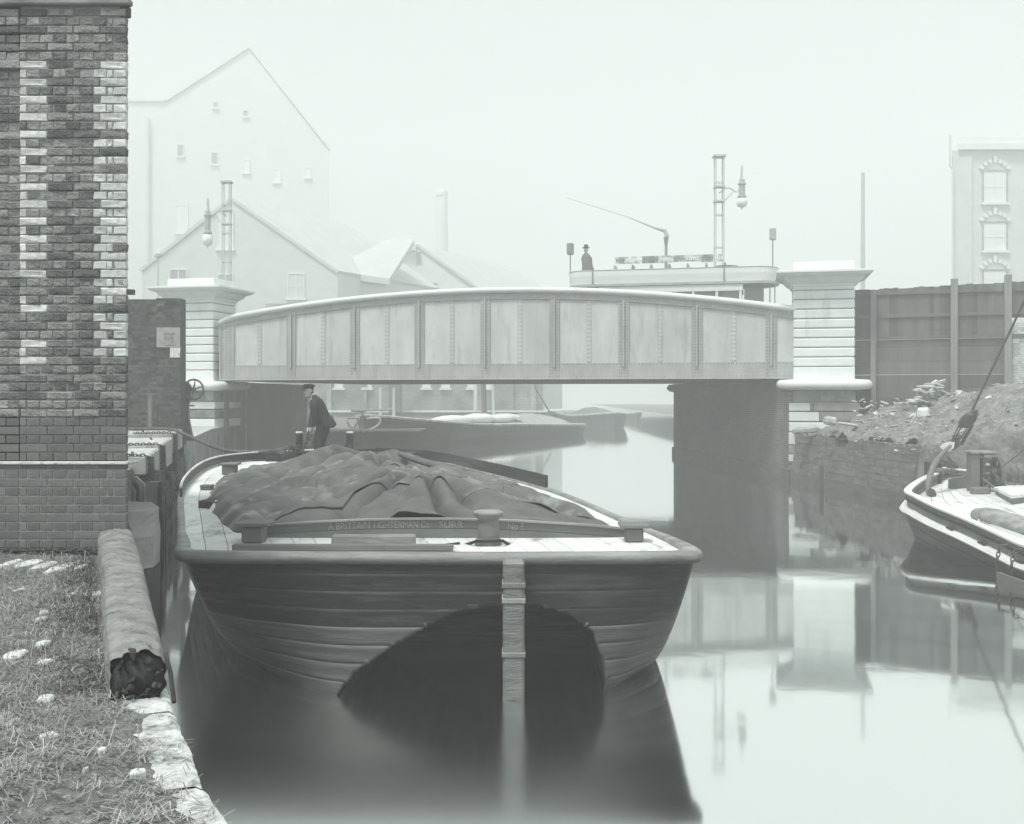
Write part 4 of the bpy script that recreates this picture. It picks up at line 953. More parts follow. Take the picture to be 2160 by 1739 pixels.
for (pb, ps, beam, lab) in [((1145, 873, .9), (1232, 866, .9), 4.2, 'faint low lighter with curved strakes beyond the sailing barge'), ((1298, 905, 0), (1215, 890, 0), 4.8, 'foggy dark lighter end-on beyond the sailing barge'), ((1345, 884, 0), (1260, 880, 0), 4.0, 'faintest low hull farthest up the canal')]:
    Yb = {1145: 104, 1298: 92, 1345: 122}[pb[0]]; Ys = {1232: 112, 1215: 104, 1260: 132}[ps[0]]
    a, c = P(pb[0], HY, Yb), P(ps[0], HY, Ys)
    t = thing('lighter', lab, 'barge', (a.x, a.y, 0), 'lighters lost in the fog'); far_hull(t, (a.x, a.y), (c.x, c.y), beam, 1.35 if Yb < 100 else (1.3 if Yb < 110 else .8), 1.2 if Yb < 110 else .7, 1.0 if Yb < 110 else .6, .3)
    if Yb == 92:
        MB().grid(12, 10, lambda u, v: (lerp(a.x, c.x, .1 + .8 * u) + (v - .5) * 3.6, lerp(a.y, c.y, .1 + .8 * u), 1.0 + .8 * math.sin(math.pi * v) * math.sin(math.pi * (u * .8 + .1)) + .15 * nz(u * 7, v * 7))).build('cargo_cover', m_irong, t, smooth=True)
# ------------------------------------------------------------------ right bank: low wall, earth, fence, rubble
random.seed(61)
RB = [(17.6, 6), (17.2, 20), (15.6, 26.6), (12.6, 28.4), (10.85, 29.0), (10.35, 32.0), (9.85, 35.6), (9.62, 36.9)]
def bank_z(x, y):
    h = 1.62 + .55 * max(0, min(1, (y - 30) / 6)) * max(0, min(1, (x - 10.3) / 2.0)) + .35 * max(0, min(1, (x - 11) / 3))
    md = math.exp(-(((x - 15.8) / 2.4) ** 2 + ((y - 32.5) / 3.2) ** 2)); h += 1.05 * md
    md = math.exp(-(((x - 16.5) / 1.8) ** 2 + ((y - 29.0) / 2.0) ** 2)); h += .7 * md
    return h + .24 * nz(x * 1.1, y * 1.1) + .17 * nz(x * 2.7, y * 2.7, 2) + .06 * nz(x * 8, y * 8, 4) + .03 * nz(x * 19, y * 19, 6)
def _bg(u, v):
    x = 9.9 + 11 * u; y = 26 + 12.6 * v
    # keep behind the wall line
    xl = interp(y, [(28.9, 11.2), (32, 10.6), (35.6, 10.1), (36.9, 9.9)]) if y > 28.9 else interp(y, [(26.0, 16.2), (26.6, 15.9), (28.4, 13.0), (28.9, 11.3)])
    x = xl + (21 - xl) * u ** 1.3
    return (x, y, bank_z(x, y))
_bm = MB().grid(190, 190, _bg); _bm.grid(12, 190, lambda u, v: (lambda q: (q[0] - .28 * u - .1 * nz(q[1] * 2, u * 3), q[1] - .15 * u, q[2] - (q[2] + .1) * u ** 1.3 + .05 * nz(q[1] * 4, u * 5)))(_bg(0, v)) if 26 + 12.6 * v < 29.3 else _bg(0, v))
bk = _bm.build('right_bank', m_earth, smooth=True, kind='structure'); tag(bk, 'rough earth bank sloping up from the canal to the fence')
MB().prism([(x, y) for x, y in RB] + [(24, 40), (24, 6)], -.5, .30).build('wet_footing', m_wetwall, bk)
m_bwall = mat('bank_walling', .08, .22, 1.5, stretch=(1, 1, 4), rough=.95, bump=.8, bscale=7, stain=(.36, 2.4, (1, 1, 2.5), .6, .74))
# low wall built of long uneven stone blocks
def bankwall(y0, y1):
    return None
wl = [Vector((x, y, 0)) for x, y in RB[4:]]; row = 0; z = .30
while z < 1.6:
    hgt = rnd(.16, .26); s = 0.0
    segs = list(zip(wl, wl[1:])); total = sum((b - a).length for a, b in segs)
    def at_s(s):
        for a, b in segs:
            L_ = (b - a).length
            if s <= L_: return a.lerp(b, s / L_)
            s -= L_
        return wl[-1]
    s = -rnd(0, .5)
    while s < total:
        L_ = rnd(.5, 1.3); a, b = at_s(max(0, s)), at_s(min(total, s + L_)); zt = min(z + hgt, 1.62 + .06 * nz(s, row))
        broken = z > 1.2 and (3.2 < s < 4.6) and random.random() < .7
        if (b - a).length > .1 and not broken:
            o_ = rnd(0, .05) + .03 * row; d = (b - a).normalized(); n_ = Vector((d.y, -d.x, 0)); n_ = n_ if n_.x > 0 else -n_
            mb = MB(); a2, b2 = a + n_ * o_, b + n_ * o_
            mb.loft([[tuple(a2 + d * .01 + Vector((0, 0, z))), tuple(a2 + n_ * .5 + Vector((0, 0, z))), tuple(a2 + n_ * .5 + Vector((0, 0, zt - .012))), tuple(a2 + n_ * rnd(0, .02) + d * .015 + Vector((0, 0, zt - .012)))],
                     [tuple(b2 - d * .01 + Vector((0, 0, z))), tuple(b2 + n_ * .5 + Vector((0, 0, z))), tuple(b2 + n_ * .5 + Vector((0, 0, zt - .012))), tuple(b2 + n_ * rnd(0, .02) - d * .015 + Vector((0, 0, zt - .012)))]])
            mb.build('wall_stone', m_bwall, bk)
        s += L_
    z += hgt; row += 1
MB().prism([(x + .35, y) for x, y in RB] + [(24, 40), (24, 6)], .29, 1.45).build('bank_core', m_earth, bk)
p_ = P(1734, 1000, 33.6); MB().bar((p_.x - .05, 33.5, -.1), (p_.x - .05, 33.5, .75), .12).build('mooring_ring_post', m_iron, bk)

def stone_mesh(rs, sx_, sy_, sz_):
    """an irregular quarry fragment"""
    mb = MB(); n = 6; pr = [(rs.uniform(.7, 1.1), 2 * math.pi * k / n + rs.uniform(-.3, .3)) for k in range(n)]
    mb.loft([[(r * k_ * math.cos(a) * sx_, r * k_ * math.sin(a) * sy_, z * sz_ + rs.uniform(-.12, .12) * sz_) for r, a in pr] for k_, z in ((.8, -.5), (1, -.2), (.97, .3), (.72, .5))])
    return mb
rs = random.Random(4)
SM = [stone_mesh(rs, *dims).mesh('stone', m_rough) for dims in [(.22, .14, .10), (.3, .12, .09), (.16, .14, .12), (.26, .18, .07), (.18, .1, .08), (.34, .15, .08)]]
rp_ = thing('rubble_pile', 'heap of broken pale stone slabs against the fence foot', 'rubble', P(1960, 850, 36))
for i in range(210):
    big = i < 95; cx_ = rnd(0, 1)
    if big: px = 1965 + random.gauss(0, 26); hh = 50 * math.exp(-((px - 1968) / 30) ** 2); py = 852 - rnd(0, 1) * hh
    else: px = rnd(1800, 2100); py = 850 + rnd(-8, 50)
    Y = 36 - rnd(0, 1.4) if big else 36 - rnd(.2, 1.8) - max(0, (py - 858) * .1); p = P(px, py, Y); p.z = max(p.z, bank_z(p.x, Y) + .03)
    link_mesh('stone', random.choice(SM), rp_, Matrix.Translation(p) @ Matrix.Rotation(rnd(0, 6.28), 4, 'Z') @ Matrix.Rotation(rnd(-.5, .5), 4, 'X') @ Matrix.Rotation(rnd(-.7, .7), 4, 'Y') @ Matrix.Scale(rnd(.5, 1.0) if big else rnd(.25, .6), 4))
def lone(px, py, Y, sc, label, m=None, name='stone_block'):
    p = P(px, py, Y); p.z = max(p.z, bank_z(p.x, Y) + .02) if Y > 26 else p.z
    o = stone_mesh(random.Random(int(px)), *sc).build(name, m or m_white); o.matrix_basis = Matrix.Translation(p) @ Matrix.Rotation(rnd(-.2, .2), 4, 'Y'); tag(o, label, 'stone')
lone(1948, 876, 33.4, (.24, .2, .36), 'bright white stone block lying alone on the earth bank', m_stone)
lone(1750, 888, 35.2, (.26, .3, .26), 'broken pale stone wedged against the foot of the fence end pier', m_rough)
lone(1700, 908, 35.6, (.55, .3, .2), 'flat broken pale stone under the fence end pier base', m_rough)
lone(1785, 895, 34.5, (.4, .2, .09), 'small pale slab on the bank edge right of the fence end pier', m_rough)
rs = random.Random(9); mb = MB()
for i in range(3200):                                        # loose stones over the bank
    x = rnd(10.4, 19); y = rnd(28.5, 37.5); z = bank_z(x, y); s = rnd(.015, .05) * (2.2 if random.random() < .05 else 1)
    pts = [Vector((rs.uniform(-1, 1), rs.uniform(-1, 1), rs.uniform(-.2, .8))) * s + Vector((x, y, z)) for _ in range(5)]
    mb.add(pts, [(0, 1, 2), (0, 1, 3), (1, 2, 3), (0, 2, 4), (1, 2, 4), (0, 3, 4)])
o = mb.build('loose_stones', m_rough, kind='stuff'); tag(o, 'loose stones scattered over the earth bank', 'stones')

# fence
m_plank = mat('fence_board', .085, .15, 2.5, stretch=(1, 1, .2), rough=.9, bump=.4, rand=.28, stain=(.26, 1.2, (1, 1, .3), .6, .76))
m_post = mat('fence_post', .2, .3, 3, stretch=(1, 1, .2), rough=.9, bump=.4, rand=.1)
FA, FB = Vector((12.25, 38.2, 0)), Vector((18.6, 35.6, 0)); fd = (FB - FA).normalized(); fn_ = Vector((fd.y, -fd.x, 0)); FL = (FB - FA).length
if fn_.y > 0: fn_ = -fn_
def FT(s, d, z): return FA + fd * s - fn_ * d + Vector((0, 0, z))
def fence_at(px):
    k = (px - CX) / F; return (k * FA.y - FA.x) / (fd.x - k * fd.y)
fc = thing('board_fence', 'tall dark board fence standing on the bank beyond the rubble', 'fence', FT(2, 0, 2.4))
ftop = lambda s: 6.72 + .02 * s
s = 0.0
while s < FL:
    w = rnd(.15, .2)
    if not (s > fence_at(2128)): MB(FT).box(s, s + w + .012, .0 + rnd(.0, .02), .045, 4.95, ftop(s) + rnd(-.03, .02)).build('plank', m_plank, fc)
    else: MB(FT).box(s, s + w + .012, .0 + rnd(0, .02), .045, 5.6, ftop(s) + rnd(-.03, .02)).build('plank', m_plank, fc)
    s += w
for z0 in (6.50, 5.70, 4.93): MB(FT).cbox(0, FL, -.07, -.002, z0, z0 + .12, .01).build('rail', m_plank, fc)
z = 2.0
while z < 4.9:
    h = rnd(.36, .52)
    for a, b in ((0.02, fence_at(1843)), (fence_at(1846), fence_at(2008)), (fence_at(2012), fence_at(2122))):
        MB(FT).box(a, b, rnd(-.02, .0), .03, z + .006, min(z + h, 4.93) - .006).build('plank', m_plank, fc)
    z += h
for px, w, zt in ((1843, .09, 6.7), (2013, .115, 6.98), (2126, .115, 7.05)):
    s = fence_at(px); MB(FT).cbox(s - w, s + w, -.28, -.072, 1.8, zt, .015).build('post', m_post, fc)
s0 = fence_at(2134); wf = thing('ruined_wall', 'fragment of whitewashed brick wall beyond the last fence post', 'wall', FT(s0 + 1, -.1, 2.4))
brickwork(FT, s0, s0 + 2.2, 2.6, 5.4, 12, m_whiteb, wf, y=-.02, skip=lambda s_, z_: nz(s_ * 2, z_ * 2) > .35)
MB(FT).box(s0 + .02, s0 + 2.2, -.005, .3, 2.2, 5.42).build('mortar_bed', m_mort, wf)
# ------------------------------------------------------------------ the laden lighter in the middle
random.seed(71)
m_hull = mat('tarred_hull', .008, .03, 2.0, stretch=(1, 1, 5), rough=.5, bump=.35, bscale=12, rand=.14, stain=(.10, 1.3, (.5, .5, 5), .50, .80), spec=.25)
m_hulll = mat('scuffed_hull', .03, .17, 2.2, stretch=(.5, .5, 7), rough=.55, bump=.4, bscale=12, rand=.2, stain=(.06, 2.2, (.8, .8, 5), .52, .8), spec=.4)
m_deck = mat('scrubbed_deck', .58, .86, 1.6, stretch=(1, .4, 1), rough=.75, bump=.35, bscale=20, rand=.10, stain=(.14, 2.8, (1, .4, 1), .56, .76))
m_rub = mat('pale_rubbing_beam', .16, .42, 3, stretch=(.4, 1, 2), rough=.65, bump=.5, bscale=14, stain=(.10, 3.5, (.4, 1, 3), .5, .78))
m_spost = mat('worn_stern_post', .16, .34, 3, stretch=(1, 1, 4), rough=.7, bump=.5, bscale=14, stain=(.06, 4, (1, 1, 3), .55, .8))
m_board = mat('painted_coaming', .13, .20, 3, stretch=(.4, 1, 2), rough=.7, bump=.2, stain=(.08, 3, (.4, 1, 2), .6, .85))
m_tarp = mat('waxed_canvas', .08, .19, 2.2, rough=.8, bump=.35, bscale=16, stain=(.46, 1.6, (1, 1, 1), .54, .78), spec=.25)
m_tarp2 = mat('darker_canvas', .09, .16, 2.4, rough=.8, bump=.35, bscale=16, stain=(.18, 2.0, (1, 1, .3), .58, .85), spec=.25)
bg = thing('laden_lighter', 'broad dark timber lighter under canvas covers, its square end towards the viewer', 'barge', (-1.2, 16, 0))
TOPO = [(-4.7, 25.3), (-6.0, 24.3), (-6.35, 22.3), (-5.498, 17.816), (-4.119, 13.24), (-3.624, 11.68), (-3.42, 11.014), (-3.204, 10.869), (-2.524, 10.806), (-1.698, 10.765), (-0.747, 10.744), (0.291, 10.744), (1.165, 10.775), (1.699, 10.827), (1.894, 10.973), (1.814, 11.888), (1.521, 13.344), (0.6, 17.816), (-1.0, 22.3), (-2.0, 24.4), (-3.2, 25.4)]
BOTO = [(-4.6, 24.2), (-5.6, 23.2), (-5.9, 21.6), (-5.148, 17.816), (-3.892, 14.384), (-3.382, 13.136), (-3.179, 12.616), (-2.928, 12.096), (-2.383, 11.264), (-1.726, 10.619), (-0.747, 10.64), (0.291, 10.682), (0.951, 10.848), (1.245, 11.368), (1.511, 11.888), (1.623, 12.512), (1.426, 13.968), (0.5, 17.816), (-1.1, 21.6), (-2.1, 23.4), (-3.2, 24.3)]
KS = 10
TO = catmull([Vector((x, y, 0)) for x, y in TOPO], KS); BO_ = catmull([Vector((x, y, 0)) for x, y in BOTO], KS)
def sheer(y): return 1.368 + .14 * max(0, (y - 10.8) / 14) ** 1.3
ARCH = [(-1.77, -.5), (-1.74, .0), (-1.55, .22), (-1.13, .5), (-.59, .79), (-.2, .86), (.2, .86), (.55, .78), (.80, .60), (.92, .3), (.95, .0), (1.0, -.5)]
# denser columns across the end so the arched recess has a clean edge
cols = []
for i in range(len(TO) - 1):
    k = 4 if 8 * KS <= i < 13 * KS else 1
    for j in range(k): cols.append((TO[i].lerp(TO[i + 1], j / k), BO_[i].lerp(BO_[i + 1], j / k), 7 * KS <= i < 14 * KS))
cols.append((TO[-1], BO_[-1], False))
def hull_pt(c, q, bulge=0.0):
    T_, B_, end = c; zt = sheer(T_.y); z = -.4 + (zt + .4) * q; f = max(0, (z / zt)) ** .62 if z > 0 else z / zt * .6
    p = B_.lerp(T_, f); p.z = z
    if end:
        a = interp(p.x, ARCH)
        if -1.79 < p.x < .96 and z < a: p.y += 2.4 * min(1, (a - z) / .05)
    return p
NQ = 10
for k in range(NQ):
    rows = 5; mb = MB(); rings = []
    for r_ in range(rows + 1):
        gp = .005 if k < 5 else .0006; q = (k + gp + (1 - 2 * gp) * r_ / rows) / NQ; rings.append([hull_pt(c, q) for c in cols])
    mb.loft(rings, False, False)
    o = mb.build('hull_strake', m_hulll if k in (2, 3, 4, 5) else m_hull, bg); o.data.polygons.foreach_set('use_smooth', [True] * len(o.data.polygons))
    md = o.modifiers.new('thickness', 'SOLIDIFY'); md.thickness = .05; md.offset = -1
# heavy rubbing beam along the top edge
tp = [Vector((p.x, p.y, sheer(p.y))) for p in TO]
MB().loft([[(p.x + n.x * o, p.y + n.y * o, p.z + z) for o, z in [(o1 * kk, z1 * kk) for kk in [interp(p.y, [(10.95, 1), (12.6, .5)])] for o1, z1 in ((-.12, .03), (.03, .035), (.06, .012), (.068, -.03), (.05, -.07), (-.0, -.09), (-.12, -.085))]] for p, n in
           [(p, (lambda d: Vector((-d.y, d.x, 0)) if True else d)((tp[min(i + 1, len(tp) - 1)] - tp[max(i - 1, 0)]).normalized()) * -1) for i, p in enumerate(tp)]], True, True).build('rubbing_beam', m_rub, bg, smooth=True)
# deck: planks running fore and aft, each a strip
def side_x(y, left):
    pts = sorted([(p.y, p.x) for p in (TO[3 * KS - 25:8 * KS] if left else TO[13 * KS:19 * KS])]); return interp(y, pts)
ys = [10.92 + (24.9 - 10.92) * (i / 40) for i in range(41)]
NPL = 22
for k in range(NPL):
    mb = MB(); a, b = k / NPL, (k + 1) / NPL; rings = []
    for y in ys:
        xl, xr = side_x(y, True) + .02, side_x(y, False) - .02
        if y > 24.3: xl += (y - 24.3) * 1.6; xr -= (y - 24.3) * 1.2
        z = sheer(y) - .03; x0, x1 = lerp(xl, xr, a) + .004, lerp(xl, xr, b) - .004
        if y < 11.2 and k == 0: x0 += .12
        rings.append([(x0, y, z), (x1, y, z), (x1, y, z - .05), (x0, y, z - .05)])
    mb.loft(rings).build('deck_plank', m_deck, bg)
MB().grid(2, 30, lambda u, v: (lambda y: (lerp(side_x(y, True) + .08, side_x(y, False) - .08, u), y, sheer(y) - .09))(11.1 + 13.2 * v)).build('deck_bed', m_rotshade, bg)
# low bow bulwark with a pale capping
bwk = [Vector((p.x, p.y, 0)) for p in TO[:3 * KS + 4]]
MB().loft([[(p.x, p.y, sheer(p.y)), (p.x, p.y, sheer(p.y) + .15), (p.x + .05 * (1 if p.y < 24.5 else .5), p.y - .04, sheer(p.y) + .15), (p.x + .05, p.y - .04, sheer(p.y))] for p in bwk]).build('bow_bulwark', m_hull, bg)
MB().tube([(p.x + .02, p.y - .02, sheer(p.y) + .165) for p in bwk], .022, 6).build('bulwark_capping', m_deck, bg)
bwk = [Vector((p.x, p.y, 0)) for p in TO[17 * KS:]]
MB().loft([[(p.x, p.y, sheer(p.y)), (p.x, p.y, sheer(p.y) + .22), (p.x - .05, p.y - .03, sheer(p.y) + .22), (p.x - .05, p.y - .03, sheer(p.y))] for p in bwk]).build('bow_bulwark', m_hull, bg)
MB().cbox(-4.7, -3.2, 25.25, 25.4, 1.4, 1.72, .02).build('bow_transom', m_hull, bg)
MB().cbox(-5.6, -2.2, 24.2, 24.45, 1.46, 1.68, .03).build('bow_beam', m_hull, bg)
# stern post with iron straps
MB().cbox(-.09, .122, 10.44, 10.74, -.4, 1.355, .02).build('stern_post', m_spost, bg)
for z in (.42, .95, 1.1): MB().cbox(-.10, .132, 10.43, 10.7, z, z + .05, .006).build('iron_strap', m_stoneg, bg)
# timber heads
def head(px, py0, py1, Y, w, cw, name='timber_head', round_=False):
    a, b = P(px, py1, Y), P(px, py0, Y); zb = sheer(Y) - .03
    mb = MB()
    if round_: mb.lathe([(w * .62, zb), (w * .62, zb + .05), (w * .5, zb + .08), (w * .48, b.z - .06), (cw * .5, b.z - .03), (cw * .52, b.z)], (a.x, Y, 0), 14)
    else:
        mb.cbox(a.x - w / 2, a.x + w / 2, Y - w / 2, Y + w / 2, zb, b.z - .03, .02)
    o = mb.build(name, m_board, bg)
    if round_: MB().lathe([(cw * .53, 0), (cw * .55, .02), (cw * .45, .035)], (a.x, Y, b.z), 14).build('cap', m_rub, o)
    else: MB().cbox(a.x - cw / 2, a.x + cw / 2, Y - cw / 2, Y + cw / 2, b.z - .03, b.z + .01, .01).build('cap', m_board, o)
head(537, 1102, 1155, 11.95, .24, .38)
head(1030, 1084, 1145, 11.75, .24, .31, round_=True)
head(1337, 1106, 1152, 12.0, .2, .33)
MB().tube([P(975, 1152, 11.9), P(1005, 1142, 11.6), P(1060, 1141, 11.6), P(1075, 1150, 11.8)], .018, 6).build('rope_turn', m_hull, bg, smooth=True)
MB().tube(catmull([P(690, 1166, 11.35), P(760, 1150, 11.7), P(830, 1147, 11.9), P(900, 1152, 11.8), P(970, 1146, 11.75)], 5), .014, 6).build('deck_rope', m_hull, bg, smooth=True)
head(485, 978, 1000, 20.9, .26, .36); head(437, 1024, 1042, 17.9, .2, .2)
MB().cbox(-2.95, -.62, 11.22, 11.32, sheer(11.2) - .02, sheer(11.4) + .045, .01).build('low_chock', m_board, bg)
MB().cbox(-1.95, -1.05, 11.5, 11.68, sheer(11.6) - .02, sheer(11.6) + .10, .01).build('hatch_chock', m_rub, bg)
# coaming board: two cambered planks across the end of the hold
def coam_z(x): t = (x + .98) / 2.25; return 1.575 - .115 * t * t
def coam_y(x): return 12.28 + .05 * ((x + .98) / 2.2) ** 2
CXL, CXR = -2.92, 1.32
def cplank(za, zb_, name, m, y_off=0, th=.05):
    rings = []
    for k in range(31):
        x = lerp(CXL, CXR, k / 30); zt = coam_z(x); y = coam_y(x) + y_off; rings.append([(x, y, zt - za), (x, y + th, zt - za), (x, y + th, zt - zb_), (x, y, zt - zb_)])
    return MB().loft(rings).build(name, m, bg)
cplank(.022, .118, 'coaming_plank', m_board, .01); cplank(.122, .235, 'coaming_plank', m_board, -.012)
cplank(0, .02, 'coaming_capping', m_rub, -.02, .08)
cplank(.237, .33, 'coaming_shadow', m_rotshade, .03)  # near-black strip painted as the shadow below the coaming planks
m_letter = mat('faded_lettering', .30, .40, 12, rough=.8, stain=(.17, 14, (1, 1, 1), .5, .7))
for txt, pa, pb in (('A BRITTAIN', 692, 780), ('LIGHTERMAN Co', 788, 905), ('SURR', 926, 976), ('No E', 1070, 1104)):
    cu = bpy.data.curves.new('lettering', 'FONT'); cu.body = txt; cu.size = .115; cu.extrude = .001; cu.align_x = 'LEFT'
    to = bpy.data.objects.new('lettering', cu); COL.objects.link(to); cu.materials.append(m_letter)
    bpy.context.view_layer.update(); wdt = max(.01, to.dimensions.x)
    xa, xb = P(pa, 1107, 12.28).x, P(pb, 1107, 12.28).x; xm = (xa + xb) / 2; slope = -(coam_z(xb) - coam_z(xa)) / (xb - xa)
    me_ = bpy.data.meshes.new_from_object(to); COL.objects.unlink(to); bpy.data.objects.remove(to); to = bpy.data.objects.new('lettering', me_); COL.objects.link(to)
    attach(to, bg); to.matrix_basis = Matrix.Translation((xa, coam_y(xm) + .006, coam_z(xa) - .112)) @ Matrix.Rotation(math.atan(slope), 4, 'Y') @ Matrix.Rotation(R(90), 4, 'X') @ Matrix.Diagonal(((xb - xa) / wdt, 1, 1, 1))
# hold sides and canvas
HL = [(12.3, -3.05), (13.4, -3.62), (16.0, -4.58), (19.0, -5.3), (21.9, -5.5)]; HR = [(12.3, 1.32), (14.5, .95), (17.7, .18), (21.0, -.85), (21.9, -1.2)]
RG = [(12.3, 1.53), (12.9, 1.62), (13.8, 1.79), (15.0, 1.90), (16.4, 1.79), (17.8, 1.87), (19.2, 1.93), (20.6, 1.77), (21.9, 1.5)]
def hold_x(s, y): return lerp(interp(y, HL), interp(y, HR), (s + 1) / 2)
def tarp_z(s, y, fold=1.0):
    rz = interp(y, RG); rc = -.05 + .12 * math.sin(y); e = 1.47 - .03 * abs(s) + .012 * (y - 12.3) * .5
    u = abs((s - rc) / (1 + (rc if s < rc else -rc))); u = min(u, 1)
    z = e + (rz - e) * (1 - u ** 1.25)
    dr = max(0, abs(s) - .93) * 2.0; z -= dr
    w = min(1, (1 - u) * 3) * min(1, u * 4 + .25)
    cusp = lambda t_, a_: a_ * ((1 - abs(math.sin(t_ * 2.6))) ** 1.6 - .25)
    f_ = .045 * nz(s * 1.6 + y * .25, y * .6 - s * .8, 1) + .5 * cusp(y * 1.25 + s * 1.1 + 1.2 * nz(s * 1.5, y * .6, 4), .13 * (.3 + .7 * u) * max(0, .45 + nz(s * 1.3, y * .7, 21))) + cusp(y * 2.6 - s * 3.4 + 1.6 * nz(s * 2, y * .9, 14), .04 * (.2 + .8 * u) * max(0, .35 + nz(s * 1.8, y * .9, 31))) + cusp(s * 7 + y * .9 + nz(s * 3, y, 8), .03 * max(0, .25 + nz(s * 2, y * .8, 41))) + .006 * nz(s * 9, y * 3.2, 7) + .004 * nz(s * 22, y * 7, 2)
    if y < 13.9: f_ += .075 * (abs(math.sin(s * 9 + .5 * y + 1.5 * nz(s * 3, y))) ** .6 - .6) * min(1, (y - 12.2) * 1.5)
    x = hold_x(s, y)                                        # creases fanning out from the two peaks of the load
    for ax_, ay_, kk_, am_, sd_ in ((-2.55, 19.4, 8.0, .36, 1), (-1.25, 14.9, 8.5, .34, 2), (-3.3, 16.6, 5.0, .22, 3)):
        dx_, dy_ = x - ax_, (y - ay_) * .8; r_ = math.hypot(dx_, dy_); ph = math.atan2(dy_, dx_) + .35 * nz(x * .9, y * .9, sd_)
        c_ = abs(math.sin(ph * kk_ + sd_ + .8 * nz(r_ * .9, ph * 2, sd_))) ** .75
        f_ += am_ * (c_ - .58) * max(0, min(1, r_ / .7)) * max(0, 1 - r_ / 4.6) * max(.15, .75 + 1.3 * nz(ph * 2.5, sd_ * 3.3))
    z -= .10 * (u * (1 - u)) * 2
    return z + f_ * fold * min(1, w + .25)
def cloth(name, m, s0, s1, y0f, y1f, nx, ny, off, edge=0.0, seed=0):
    def fn(u, v):
        s = lerp(s0, s1, u); y = lerp(y0f(s), y1f(s), v); ed = min(u, 1 - u, v, 1 - v)
        z = tarp_z(s, y) + off + .008 * nz(s * 5 + seed, y * 1.7, seed) + (.06 * nz(s * 5 + seed, y * 2, 3 + seed) + .012) * max(0, 1 - ed * 14) * edge
        return (hold_x(s, y), y, z)
    o = MB().grid(nx, ny, fn).build(name, m, None, smooth=True)
    md = o.modifiers.new('thickness', 'SOLIDIFY'); md.thickness = .012; md.offset = 1
    return o
c1 = cloth('canvas_cover', m_tarp2, -1.0, 1.0, lambda s: 12.36, lambda s: 21.9, 190, 220, 0)
tag(c1, 'dark canvas cover stretched up from the coaming over the cargo', 'tarpaulin', 'canvas covers on the lighter')
YE = [(-1.06, 12.7), (-.8, 12.75), (-.5, 13.05), (-.3, 13.5), (-.1, 13.85), (.05, 14.0), (.2, 13.75), (.35, 13.7), (.5, 13.9), (.6, 14.6)]
c2 = cloth('canvas_cover', m_tarp, -1.04, .56, lambda s: interp(s, YE) + .12 * nz(s * 6, 2.2), lambda s: 17.0 + .4 * nz(s * 3, 8), 150, 100, .02, .5, 3)
tag(c2, 'paler canvas cover with a scalloped edge thrown over the near ridge', 'tarpaulin', 'canvas covers on the lighter')
c3 = cloth('canvas_cover', m_tarp, .44, 1.05, lambda s: 12.9 + 1.1 * (1 - (s - .44) / .6) + .15 * nz(s * 8, 5.5), lambda s: 18.2 + .3 * nz(s * 5, 1), 80, 100, .03, 1.0, 6)
tag(c3, 'canvas cover sagging down the right slope behind the right timber head', 'tarpaulin', 'canvas covers on the lighter')
c4 = cloth('canvas_cover', m_tarp, -1.07, .9, lambda s: 16.7 + .5 * nz(s * 2.5, 7.7), lambda s: 22.0, 160, 110, .018, .6, 9)
tag(c4, 'far canvas cover gathered in folds before the man', 'tarpaulin', 'canvas covers on the lighter')
for q, (px, py, Y) in enumerate(((442, 1050, 15.9), (470, 1066, 15.2))):
    pass
MB().prism([(-4.50, 15.3), (-4.0, 15.0), (-3.9, 16.0), (-4.40, 16.3)], 1.36, 1.47).build('hold_shadow', m_rotshade, bg)  # dark block standing in for the shade under the canvas
for a_ in (0, .16):
    MB().bar((-4.15 + a_, 14.55, 1.34), (-4.22 + a_, 15.3, 1.47), .06, .03).build('loose_batten', m_deck, bg)
pl_ = [P(845, 958, 18.6), P(880, 972, 18.0), P(928, 986, 17.6)]
o = MB().tube(catmull(pl_, 4), [.05] * 9, 7).build('rolled_pole', m_tarp2, smooth=True); tag(o, 'short dark pole rolled in canvas lying on the far cover', 'pole')
# bow bitts with a winch barrel and chain
bt = thing('bow_bitts', 'pair of round topped timber bitts with chain at the far end of the lighter', 'bitts', P(684, 975, 23.4))
for px in (631, 738):
    a, b = P(px, 913, 23.4), P(px, 980, 23.4)
    po = MB().lathe([(.10, 1.42), (.095, 1.7), (.078, 1.75), (.078, a.z - .03), (.06, a.z)], (a.x, 23.4, 0), 12).build('bitt_post', m_hull, bt, smooth=False)
    MB().lathe([(.074, a.z - .012), (.08, a.z + .012), (.06, a.z + .024)], (a.x, 23.4, 0), 12).build('worn_top', m_deck, po)
MB().tube([P(618, 962, 23.4), P(750, 962, 23.4)], .10, 10).build('winch_barrel', m_hull, bt)
mb = MB()
for px, n in ((631, 60), (738, 34)):
    a = P(px, 948, 23.4)
    for i in range(n):
        x = a.x + random.gauss(0, .11) - .08; z = a.z + random.gauss(0, .05) - abs(x - a.x) * .2; y = 23.28 + rnd(-.08, .05); an = rnd(0, 3)
        mb.torus((x, y, z), .035, .011, random.choice('xyz'), 8, 4)
mb.build('chain_heap', m_iron, bt, kind='stuff')
